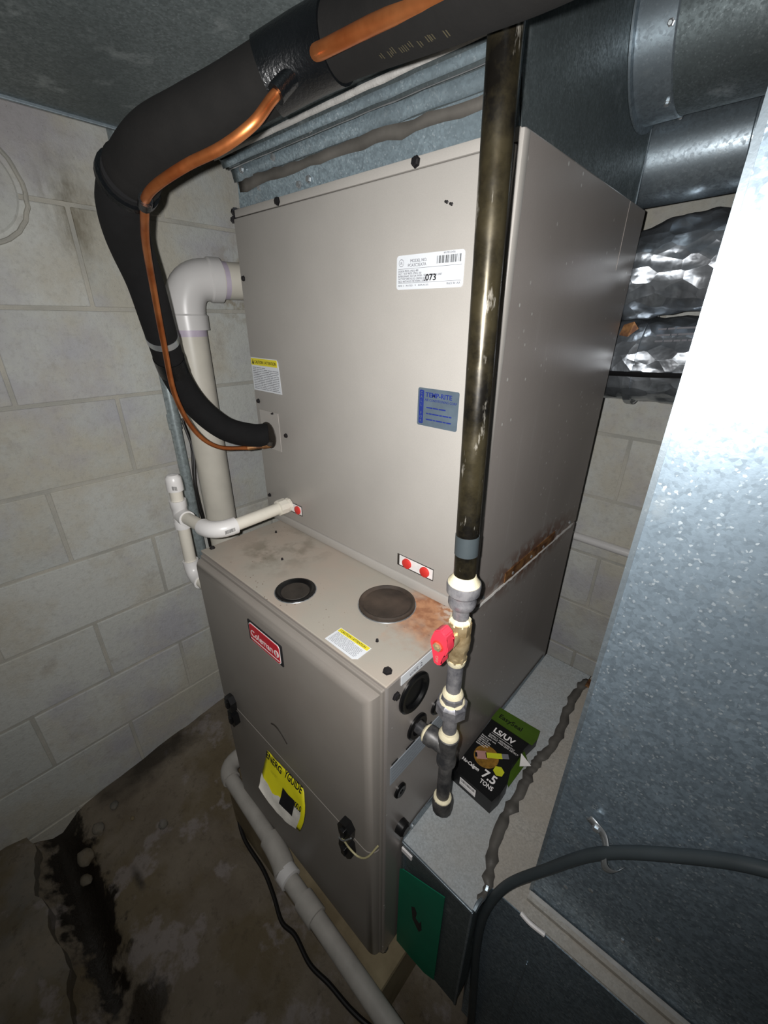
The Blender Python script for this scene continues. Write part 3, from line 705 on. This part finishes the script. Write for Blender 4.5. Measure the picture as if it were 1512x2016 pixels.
strip(.058, 1.5, .0315, .038, BZ, BZ+.005, 'seal', 'standing_seam', BD)
obj('white_sealant', ringtube(nb(), spline([FP(.058, 0, BZ+.002), FP(.075, -.002, BZ+.001), FP(.098, -.001, BZ+.002)], 5), [.0035]*11, 8), M['white'], BD, True)
obj('front_seam', B(1.215, 1.2165, .4025, .4045, .12, .42), M['galv'], BD)
# wavy grey tape over the joint of boot and base duct
tp_pts = [(1.128, .372), (1.126, .405), (1.108, .454), (1.098, .517), (1.099, .575), (1.094, .63), (1.096, .67), (1.104, .717), (1.104, .778), (1.095, .849), (1.092, .925), (1.100, .985)]
tpp = spline([(a, b, 0) for a, b in tp_pts], 6); rows = [[], []]
for i, p in enumerate(tpp):
    wd = .0100*(1+.8*noise.noise((i*.55, 0, 0))); wd2 = .0100*(1+.8*noise.noise((i*.5, 9, 0)))
    if i < 6: wd *= .5; wd2 *= .5
    rows[0].append((p.x-wd, p.y, BZ+.0012)); rows[1].append((p.x+wd2, p.y, BZ+.0014))
tpo = obj('joint_tape', sheet(nb(), rows), M['grey_tape'], BT, True, 80, 'wavy grey tape over the joint'); tpo.modifiers.new('thick', 'SOLIDIFY').thickness = .0004
obj('tape_fold', ringtube(nb(), spline([(1.128, .40, BZ+.001), (1.13, .385, BZ-.004), (1.1285, .37, BZ+.001), (1.128, .356, BZ-.002)], 4), .004, 6), M['galv'], BT, True)
tag(obj('leaf_scrap', B(1.10, 1.13, .955, .985, BZ+.0005, BZ+.006, .002), M['copper_old']), 'small rust-brown scrap lying at the far end of the boot', 'scrap')

VD = thing('return_duct', 'tall bright galvanised return duct filling the right edge', 'duct', (1.6, .6, BZ))
vf = Vector((.9993, .038, 0))
def VP(s, off, z): return (1.1835+vf.x*s-vf.y*off, .4445+vf.y*s+vf.x*off, z)
bm = nb(); g0 = [VP(0, 0, BZ+.001), VP(.95, 0, BZ+.001), VP(.95, .20, BZ+.001), VP(0, .20, BZ+.001)]
prism(bm, g0, (0, 0, 1.55)); obj('duct_body', bm, M['galv_duct'], VD)
obj('edge_fold', prism(nb(), [VP(-.0015, -.0012, BZ+.001), VP(.004, -.0012, BZ+.001), VP(.004, .01, BZ+.001), VP(-.0015, .01, BZ+.001)], (0, 0, 1.55)), M['galv'], VD)
for s, z in ((.045, .62), (.075, .655), (.13, .60), (.16, .66), (.30, .90)):
    screw(VD, VP(s, 0, z), (vf.y, -vf.x, 0), .0028, 'zinc', .0015)

# clamp and hose
CLb = thing('pipe_clamp', 'small bent zinc clamp screwed to the tall duct over the grey hose', 'clamp', (1.25, .43, .77))
cp = spline([(1.226, .441, .804), (1.236, .438, .803), (1.247, .437, .797), (1.254, .430, .789), (1.256, .421, .780), (1.262, .418, .768), (1.272, .424, .762), (1.279, .436, .762)], 4)
rows = [[(p.x+o*.35, p.y, p.z+o*1.0) for p in cp] for o in (-.006, .006)]
co = obj('clamp_strap', sheet(nb(), rows), M['zinc'], CLb, True, 80); co.modifiers.new('thick', 'SOLIDIFY').thickness = .0012
screw(CLb, (1.238, .437, .801), (0, -1, 0), .0045, 'zinc', .004)
hp = spline([(1.160, .385, .004), (1.155, .384, .10), (1.148, .384, .20), (1.136, .383, .37), (1.136, .386, .490), (1.156, .400, .585), (1.199, .418, .669), (1.252, .4265, .776), (1.325, .437, .857), (1.382, .440, .909), (1.46, .442, .95), (1.6, .448, .98)], 8)
tag(obj('vinyl_hose', ringtube(nb(), hp, .0076, 14), M['hose'], None, True), 'dark grey hose rising from the floor and arching over the tall duct', 'hose')

# green card
gc = nb(); prism(gc, [(.979, .3465, .460), (.986, .3465, .470), (1.079, .3465, .519), (1.079, .3465, .190), (1.055, .3465, .172), (1.02, .3465, .168), (.979, .3465, .168)], (0, -.0015, 0))
G = tag(obj('green_card', gc, M['greencard']), 'green sheet leaning against the front of the metal boot', 'card')
obj('printed_mark', prism(nb(), [(1.012, .3449, .375), (1.020, .3449, .385), (1.026, .3449, .372), (1.024, .3449, .350), (1.033, .3449, .345), (1.037, .3449, .360), (1.040, .3449, .330), (1.034, .3449, .312), (1.026, .3449, .322), (1.017, .3449, .335)], (0, -.0003, 0)), M['ink'], G)

# carton on the boot
CB = thing('product_carton', 'black and green printed cardboard carton lying open on the boot', 'carton', (1.024, .60, BZ+.001))
cz0, cz1 = BZ+.0012, .578
bm = nb()
prism(bm, [(.981, .5095, cz0), (1.072, .504, cz0), (1.077, .530, cz0), (1.077, .560, cz0), (1.066, .60, cz0), (1.070, .655, cz0), (1.078, .702, cz0), (.980, .704, cz0)], (0, 0, cz1-cz0))
for v in bm.verts:
    if v.co.z > cz1-.001 and v.co.y < .52: v.co.y += .0005
obj('carton_body', bm, M['carton'], CB)
ct = cz1+.0006
obj('end_flap', prism(nb(), [(.979, .668, ct), (1.079, .668, ct), (1.081, .690, ct), (1.077, .713, ct+.001), (.980, .708, ct+.001), (.979, .69, ct)], (0, 0, .0012)), M['carton_green'], CB, label='green end flap')
obj('plastic_sleeve', prism(nb(), [(.978, .685, ct-.002), (.978, .53, ct-.020), (.983, .53, ct-.018), (.979, .685, ct)], (0, 0, .001)), M['galv'], CB)
obj('side_flap', prism(nb(), [(1.068, .572, ct-.01), (1.080, .56, ct-.014), (1.084, .64, ct-.016), (1.07, .652, ct-.01)], (0, 0, .001)), M['carton_green'], CB)
obj('torn_corner', prism(nb(), [(1.068, .640, ct-.006), (1.095, .632, ct-.012), (1.078, .612, ct-.008)], (0, 0, .001)), M['white'], CB)
tz = ct+.0004
text('LS/UV', .0185, M['white'], (.998, .6415, tz), X_, Y_, CB, bold=.0005, sx=1.05)
text('EasySeal', .017, M['carton'], (.990, .682, ct+.0020), X_, Y_, CB, bold=.0002, sx=1.0)
obj('rule_line', B(.998, 1.048, .6368, .6375, tz, tz+.0002), M['white'], CB)
text('RAPIDLY, PERMANENTLY\nSEALANT AND LEAK DETECT', .0054, M['white'], (.996, .629, tz), X_, Y_, CB, sx=1.)
text('Permanently seals\nleaks in air\nsystems & the\nleak detection\ninto one easy\napplication', .0048, M['white'], (.984, .617, tz), X_, Y_, CB)
# printed picture of the injector
obj('picture_glow', LA((1.018, .578, tz-.0003), Z_, [(0, .026), (.0002, .026)], 24), M['goldglow'], CB)
mr = Matrix.Translation((1.022, .585, 0)) @ Matrix.Rotation(math.radians(38), 4, 'Z')
for (x0, x1, y0, y1, m, nm) in ((-.008, .026, -.006, .006, 'lime', 'picture_tube'), (.026, .040, -.0055, .0055, 'greyink', 'picture_tip'), (-.028, -.006, -.009, .009, 'pinkish', 'picture_fitting'), (-.031, -.026, -.005, .005, 'ink', 'picture_fitting')):
    bm = nb(); box(bm, x0, x1, y0, y1, tz, tz+.0003); bmesh.ops.transform(bm, matrix=mr, verts=bm.verts); obj(nm, bm, M[m], CB)
obj('picture_hexagon', LA((1.053, .567, tz), Z_, [(0, .0115), (.0003, .0115)], 6), M['lime'], CB)
text('Nu-Calgon', .0105, M['white'], (.982, .5385, tz), X_, Y_, CB, bold=.0003, sx=.86)
text('7.5', .026, M['white'], (1.030, .535, tz), X_, Y_, CB, bold=.0006, sx=.95)
text('TONS', .0125, M['white'], (1.034, .5215, tz), X_, Y_, CB, bold=.0003, sx=.85)
cbl = obj('barcode_label', prism(nb(), [(.9995, .5078, .5725), (1.0375, .5055, .5725), (1.0375, .5055, .5625), (.9995, .5078, .5625)], (0, -.0008, 0)), M['white'], CB)
cb2 = obj('barcode_label', prism(nb(), [(.9995, .5078, .5610), (1.0375, .5055, .5610), (1.0375, .5055, .5525), (.9995, .5078, .5525)], (0, -.0008, 0)), M['white'], CB)
barcode(cbl, (1.003, .5062, .5638), (1, -.06, 0), Z_, .032, .0065)
lines(cb2, (1.003, .5062, .5545), (1, -.06, 0), Z_, .030, .004, 2, 'greyink', .3)

# ================================================================ gas piping
GX, GY = 1.033, .378
GP = thing('gas_pipe', 'dirty black iron gas riser with a red-handled valve in front of the coil cabinet', 'gas pipe', (GX, GY, .671))
def gx(z): return 1.033-(z-1.13)*.030 if z > 1.13 else 1.033+(1.13-z)*.006
def gp(z): return (gx(z), GY, z)
obj('riser_pipe', seg_(gp(1.13), gp(2.44), .01335, 28), M['iron'], GP, True)
obj('grey_tape', seg_(gp(1.170), gp(1.195), .0139, 28), M['hose'], GP, True, label='band of grey tape')
obj('pipe_dope', LA(gp(1.128), Z_, [(0, .0200), (.004, .0195), (.009, .0155), (.014, .0136)], 28), M['dope'], GP, True)
obj('reducing_coupling', LA(gp(1.092), Z_, [(0, .0115), (.003, .0155), (.008, .0175), (.013, .0175), (.015, .0168), (.021, .0172), (.025, .0205), (.035, .0212), (.0385, .0205), (.0385, .012)], 28), M['iron2'], GP, True, 30)
obj('nipple', seg_(gp(1.074), gp(1.095), .0107), M['iron2'], GP, True)
obj('pipe_dope', LA(gp(1.069), Z_, [(0, .0145), (.005, .0145), (.009, .0112)], 8), M['dope'], GP, True)
vb = obj('valve_body', LA(gp(1.008), Z_, [(0, .0135), (.008, .0140), (.012, .0125), (.020, .0150), (.035, .0155), (.046, .0135), (.047, .0150), (.064, .0150)], 8, twist=.39), M['brass'], GP, True, 20)
obj('valve_barrel', LA(gp(1.015), Z_, [(0, .013), (.012, .0135), (.02, .0155), (.03, .0160), (.038, .0145), (.046, .0130)], 24), M['brass'], vb, True)
obj('valve_stem', LA((gx(1.05), GY, 1.052), -Y_, [(0, .0095), (.024, .0095), (.025, .006), (.034, .006)], 12), M['brass'], GP, True)
# red wing handle
hb = nb()
hub = (1.031, GY-.024, 1.053)
prism(hb, [(1.0215, .350, 1.047), (1.0185, .350, 1.058), (1.0215, .350, 1.068), (1.0245, .350, 1.078), (1.0335, .350, 1.0835), (1.0415, .350, 1.078), (1.0425, .350, 1.068), (1.0455, .350, 1.058), (1.0425, .350, 1.048), (1.0375, .350, 1.044), (1.0380, .350, 1.031), (1.0335, .350, 1.0265), (1.0270, .350, 1.0275), (1.0250, .350, 1.031), (1.0255, .350, 1.044)], (0, -.016, 0))
bmesh.ops.bevel(hb, geom=list(hb.edges), offset=.0015, segments=2, affect='EDGES')
vh = obj('valve_handle', hb, M['red'], GP, True, 45, 'red plastic wing handle')
obj('handle_nut', LA((1.0315, .334, 1.058), -Y_, [(0, .0055), (.003, .0062), (.003, .0035), (.005, .003)], 6), M['brass'], vh)
obj('handle_ring', LA((1.0315, .3345, 1.058), -Y_, [(0, .0078), (.0008, .0078)], 24), M['redplug'], vh)
text('OFF', .006, M['pinkish'], (1.0295, .3332, 1.043), Z_*-1, X_, vh)
obj('pipe_dope', LA(gp(1.001), Z_, [(0, .0118), (.002, .0128), (.009, .0132)], 20), M['dope'], GP, True)
obj('pipe_nipple', seg_(gp(.945), gp(1.006), .01065), M['iron2'], GP, True)
obj('pipe_dope', LA(gp(.944), Z_, [(0, .0150), (.004, .0140), (.008, .0112)], 20), M['dope'], GP, True)
un = obj('union', LA(gp(.905), Z_, [(0, .0130), (.004, .0150), (.005, .0225), (.022, .0225), (.025, .0205), (.028, .0165), (.036, .0160), (.040, .0140)], 8), M['iron2'], GP, True, 20)
obj('pipe_dope', LA(gp(.930), Z_, [(0, .0185), (.002, .0180), (.004, .0165)], 20), M['dope'], un, True)
obj('nipple', seg_(gp(.870), gp(.910), .01065), M['iron2'], GP, True)
te = nb(); lathe(te, gp(.795), Z_, [(0, .0125), (.003, .0150), (.012, .0152), (.016, .0138), (.045, .0138), (.05, .0152), (.062, .0160), (.064, .012)], 24)
lathe(te, (GX+.002, GY, .828), -X_, [(0, .0135), (.022, .0138), (.026, .0160), (.036, .0160), (.037, .012)], 24)
obj('tee_fitting', te, M['iron3'], GP, True)
obj('pipe_dope', LA(gp(.859), Z_, [(0, .0155), (.004, .0145), (.007, .0112)], 20), M['dope'], GP, True)
obj('side_nipple', seg_((FX1+.001, GY, .828), (1.002, GY, .828), .0107), M['iron3'], GP, True)
obj('pipe_dope', LA((.9985, GY, .828), -X_, [(0, .0150), (.003, .0145), (.006, .0112)], 20), M['dope'], GP, True)
obj('drip_leg', seg_(gp(.712), gp(.800), .01065), M['iron3'], GP, True)
obj('pipe_dope', LA(gp(.708), Z_, [(0, .0150), (.004, .0145), (.007, .0112)], 20), M['dope'], GP, True)
obj('pipe_cap', LA(gp(.674), Z_, [(0, .008), (.001, .0120), (.006, .0152), (.012, .0158), (.030, .0160), (.036, .0152), (.036, .01)], 12), M['iron3'], GP, True, 40)

# ================================================================ refrigerant line set
INS = [(.437, .5015, 1.181), (.418, .47, 1.183), (.398, .42, 1.205), (.389, .374, 1.256), (.406, .338, 1.319), (.454, .308, 1.391), (.506, .280, 1.462), (.562, .249, 1.509), (.626, .227, 1.536), (.681, .221, 1.554), (.727, .230, 1.573), (.767, .253, 1.587), (.801, .279, 1.602), (.859, .316, 1.625), (.911, .328, 1.629), (.968, .322, 1.622), (1.03, .310, 1.612), (1.12, .292, 1.600), (1.26, .27, 1.60), (1.5, .2, 1.66)]
LS = thing('line_set', 'thick black foam insulated refrigerant pipe curving overhead to the coil cabinet', 'insulated pipe', (.437, .508, 1.15))
lowr = [.0262, .0260, .0256, .0250, .0250, .0250, .0255, .0268, .0272]
ps, rr = spline(INS[:10], 8, lowr+[.0268]); obj('lower_sleeve', ringtube(nb(), ps, rr, 28), M['foam'], LS, True)
upr = [.0262, .0270, .0252, .0250, .0250, .0256, .0256, .0260, .0262, .0265, .0265, .0265]
ps, rr = spline(INS[9:], 8, upr[1:]); rr[0] = .0270; rr[1] = .0282; obj('upper_sleeve', ringtube(nb(), ps, rr, 28), M['foam2'], LS, True)
def along(i, j, rs, name, m, sub=8, off=.001):
    a, r_ = spline(INS, sub, (lowr+upr[1:])[:len(INS)]); return obj(name, ringtube(nb(), a[i:j], [x+off+rs for x in r_[i:j]], 28), M[m], LS, True)
along(100, 110, 0, 'vinyl_tape', 'etape', off=.0022)
along(33, 37, 0, 'vinyl_tape', 'etape', off=.0012)
along(70, 72, 0, 'zip_tie', 'etape', off=.0035)
along(39, 41, 0, 'zip_tie', 'zinc', off=.0008)
zt, zr = spline(INS, 8, (lowr+upr[1:])[:len(INS)])
bm = nb()
for k, tt in enumerate((118.3, 119.6, 120.2, 121.4, 122.1, 122.9, 124.2, 125.4, 125.9, 127.3)):
    c_ = zt[int(tt)].lerp(zt[int(tt)+1], tt-int(tt)); ax = (zt[int(tt)+1]-zt[int(tt)]).normalized()
    u_ = (Vector((1.15, .10, 1.10))-c_); u_ = (u_-ax*u_.dot(ax)).normalized(); sd = ax.cross(u_).normalized(); rr_ = zr[int(tt)]+.0004
    for q_ in range(2):
        o2 = c_+u_*rr_+ax*(.0025*q_)+sd*(.001*math.sin(k*2.3)); hh = .0028*(.6+.4*abs(math.sin(k*1.9+q_)))
        bm.faces.new([bm.verts.new(o2+ax*a_+sd*b_) for a_, b_ in ((-.0005, -hh), (.0005, -hh*.8), (.0006, hh), (-.0004, hh*.9))])
mk = obj('printed_marks', bm, M['faded_print'], LS); mk['kind'] = 'stuff'
# copper liquid line
CU = [(.450, .4975, 1.163), (.438, .485, 1.160), (.421, .455, 1.158), (.427, .387, 1.176), (.444, .339, 1.219), (.474, .303, 1.293), (.510, .287, 1.378), (.566, .266, 1.454), (.635, .2405, 1.499), (.697, .222, 1.523), (.722, .216, 1.529), (.750, .217, 1.535), (.790, .229, 1.545), (.828, .245, 1.554), (.854, .261, 1.568), (.857, .280, 1.588), (.861, .300, 1.607), (.862, .314, 1.622)]
CLi = thing('copper_pipe', 'bare copper liquid line strapped along the black insulated pipe', 'copper pipe', (.45, .50, 1.15))
cr_ = [.0045]*20
ps, rr = spline(CU[2:], 8, cr_[2:18]); obj('tube', ringtube(nb(), ps, rr, 16), M['copper'], CLi, True)
ps = spline([(.880, .310, 1.620), (.905, .298, 1.611), (.956, .302, 1.611), (1.03, .292, 1.600), (1.09, .280, 1.588), (1.3, .23, 1.58)], 8); obj('tube', ringtube(nb(), ps, .0056, 16), M['copper'], CLi, True)
obj('vinyl_wrap', ringtube(nb(), spline([(.8578, .284, 1.592), (.8595, .292, 1.600), (.861, .300, 1.607), (.864, .312, 1.618)], 3), .0080, 12), M['etape'], CLi, True)
obj('vinyl_wrap', ringtube(nb(), [(.716, .217, 1.5275), (.702, .2205, 1.5245)], [.0070, .0070], 12), M['etape'], CLi, True)
ps, rr = spline([(.421, .455, 1.158), (.438, .485, 1.160), (.450, .4975, 1.163)], 6, [.0054, .0056, .0056]); obj('heated_end', ringtube(nb(), ps, rr, 16), M['copper_old'], CLi, True)
obj('coupling', ringtube(nb(), [(.438, .484, 1.160), (.448, .494, 1.1625)], [.0072, .0072], 16), M['copper_old'], CLi, True)
obj('stub', ringtube(nb(), [(.450, .493, 1.163), (.452, .494, 1.172)], [.008, .008], 12), M['grime'], CLi, True)

# ================================================================ condensate drain from the coil
CD = thing('condensate_drain', 'white plastic condensate drain with capped tee left of the furnace', 'drain pipe', (.40, .40, .84))
pz = 1.027
obj('adapter', LA((.491, .502, pz+.001), -Y_, [(0, .0165), (.004, .0165), (.005, .0145), (.010, .0145), (.011, .0185), (.030, .0180), (.031, .0138)], 10), M['pvc_old'], CD, True, 30)
obj('pipe', seg_((.491, .475, pz), (.491, .345, pz-.003), .0134), M['pvc_old'], CD, True)
bm = nb(); elbow(bm, (.491, .366, pz-.003), (.491, .318, pz-.004), (.443, .318, pz-.006), .0178, 22, 8)
e1 = obj('elbow', bm, M['pvc'], CD, True)
barcode(e1, (.509, .355, pz-.006), -Y_, Z_, .022, .008)
obj('pipe', seg_((.447, .318, pz-.006), (.36, .318, pz-.012), .0134), M['pvc_old'], CD, True)
bm = nb(); lathe(bm, (.333, .318, .982), Z_, [(0, .0176), (.016, .0176), (.018, .0162), (.050, .0162), (.052, .0176), (.068, .0176)], 24)
lathe(bm, (.333, .318, pz-.013), X_, [(0, .0165), (.018, .0165), (.0185, .0178), (.034, .0178), (.0345, .0136)], 24)
obj('tee', bm, M['pvc'], CD, True)
obj('pipe', seg_((.333, .318, 1.045), (.335, .318, 1.085), .0134), M['pvc_old'], CD, True)
cp_ = obj('cap', LA((.335, .318, 1.074), Z_, [(0, .0172), (.020, .0170), (.030, .0160), (.036, .011), (.038, .0005)], 24), M['pvc'], CD, True)
barcode(cp_, (.3345+.010, .3045, 1.080), (.75, .5, 0), Z_, .016, .009)
obj('pipe', seg_((.333, .318, .990), (.331, .318, .885), .0134), M['pvc_old'], CD, True)
bm = nb(); elbow(bm, (.331, .318, .893), (.331, .318, .850), (.372, .318, .850), .0178, 22, 8); obj('elbow', bm, M['pvc'], CD, True)
obj('pipe', seg_((.37, .318, .850), (.4415, .318, .850), .0134), M['pvc_old'], CD, True)

# big PVC pipe
BP = thing('vent_pipe', 'large white plastic vent pipe with elbow into the coil cabinet side', 'vent pipe', (.115, .508, .05))
obj('riser', LA((.115, .508, .03), Z_, [(0, .0425), (1.368, .0425)], 32), M['pvc_old'], BP, True)
obj('primer_band', LA((.115, .508, 1.375), Z_, [(0, .0428), (.022, .0428)], 32), M['primer'], BP, True)
d3 = Vector((.22, 1, 0)).normalized(); en = Vector((.115, .508, 1.503))+d3*.068
bm = nb(); elbow(bm, (.115, .508, 1.42), Vector((.115, .508, 1.503)), en, .0465, 32, 12); obj('elbow', bm, M['pvc'], BP, True)
obj('elbow_hub', LA((.115, .508, 1.39), Z_, [(0, .0505), (.032, .0505), (.036, .047)], 32), M['pvc'], BP, True)
obj('elbow_hub', LA(en-d3*.004, d3, [(0, .047), (.004, .0505), (.030, .0505)], 32), M['pvc'], BP, True)
obj('primer_band', seg_(en+d3*.03, en+d3*.042, .0427, 32), M['primer'], BP, True)
obj('tail_pipe', seg_(en+d3*.02, en+d3*.66, .0425, 32), M['pvc_old'], BP, True)

WP = thing('wall_pipe', 'thin white plastic pipe running level along the back block wall', 'pipe', (1.4, 1.335, .75))
obj('pipe', seg_((.60, 1.336, .770), (2.4, 1.336, .752), .0134, 20), M['pvc'], WP, True)
obj('strap', LA((1.9, 1.336, .757), X_, [(0, .0145), (.02, .0145)], 16), M['galv'], WP, True)
# conduit + cables by the left wall
EM = thing('steel_conduit', 'thin galvanised steel conduit standing against the block wall', 'conduit', (.06, .45, .02))
obj('conduit_tube', seg_((.060, .452, .03), (.060, .4475, 2.449), .0145, 20), M['emt'], EM, True)
obj('coupling', LA((.06, .4495, 1.14), Z_, [(0, .017), (.04, .017)], 16), M['emt'], EM, True)
for k, pts in enumerate(([(.085, .462, 1.16), (.10, .468, 1.08), (.118, .45, 1.0), (.115, .452, .93), (.10, .462, .84), (.10, .47, .5), (.10, .47, .06)], [(.080, .464, 1.17), (.090, .470, 1.10), (.100, .455, 1.0), (.098, .455, .90), (.085, .470, .80), (.088, .47, .4), (.088, .47, .05)])):
    tag(obj('wall_cable', ringtube(nb(), spline(pts, 6), .0035, 8), M['cable'], None, True), ['black cable bowing out furthest behind the steel conduit', 'dark cable hanging straighter right beside the steel conduit'][k], 'cable')

# low PVC drain in front of the furnace
LP = thing('floor_drain_pipe', 'grimy white plastic pipe running low across the furnace front', 'drain pipe', (.7, .25, .17))
lz = .190
pp = [(.356, .276, lz), (.646, .262, lz), (.700, .247, lz), (1.30, .235, lz)]
obj('pipe', seg_((.370, .2755, lz), pp[1], .0200), M['pvc_floor'], LP, True)
bm = nb(); elbow(bm, (.352, .330, lz), (.350, .276, lz), (.400, .2742, lz), .0245, 22, 8); obj('elbow', bm, M['pvc_floor'], LP, True)
obj('pipe', seg_((.352, .32, lz), (.353, .43, lz), .0200), M['pvc_floor'], LP, True)
bm = nb(); elbow(bm, (.612, .2635, lz), (.672, .2610, lz), (.706, .2455, lz), .0260, 22, 8); obj('angle_fitting', bm, M['pvc_floor'], LP, True)
obj('fitting_hub', LA((.700, .248, lz), (1, -.02, 0), [(0, .0235), (.002, .0262), (.026, .0262), (.028, .0205)], 24), M['pvc'], LP, True)
obj('coupling', LA((.775, .2458, lz), (1, -.02, 0), [(0, .0205), (.001, .0245), (.052, .0245), (.053, .0205)], 24), M['pvc_floor'], LP, True)
obj('pipe', seg_((.705, .2470, lz), (1.30, .235, lz), .0200), M['pvc_floor'], LP, True)
for s in ((.48, .262), (1.0, .236)):
    pass
fc = spline([(.33, .40, .055), (.322, .345, .05), (.385, .280, .035), (.462, .250, .016), (.573, .245, .012), (.642, .232, .012), (.706, .215, .012), (.753, .222, .014), (.82, .215, .012), (.88, .225, .012), (.945, .232, .012), (1.00, .245, .012), (1.10, .28, .010), (1.25, .30, .009)], 8)
tag(obj('floor_cable', ringtube(nb(), fc, .0055, 10), M['cable'], None, True), 'black cable snaking over the floor under the low white pipe', 'cable')
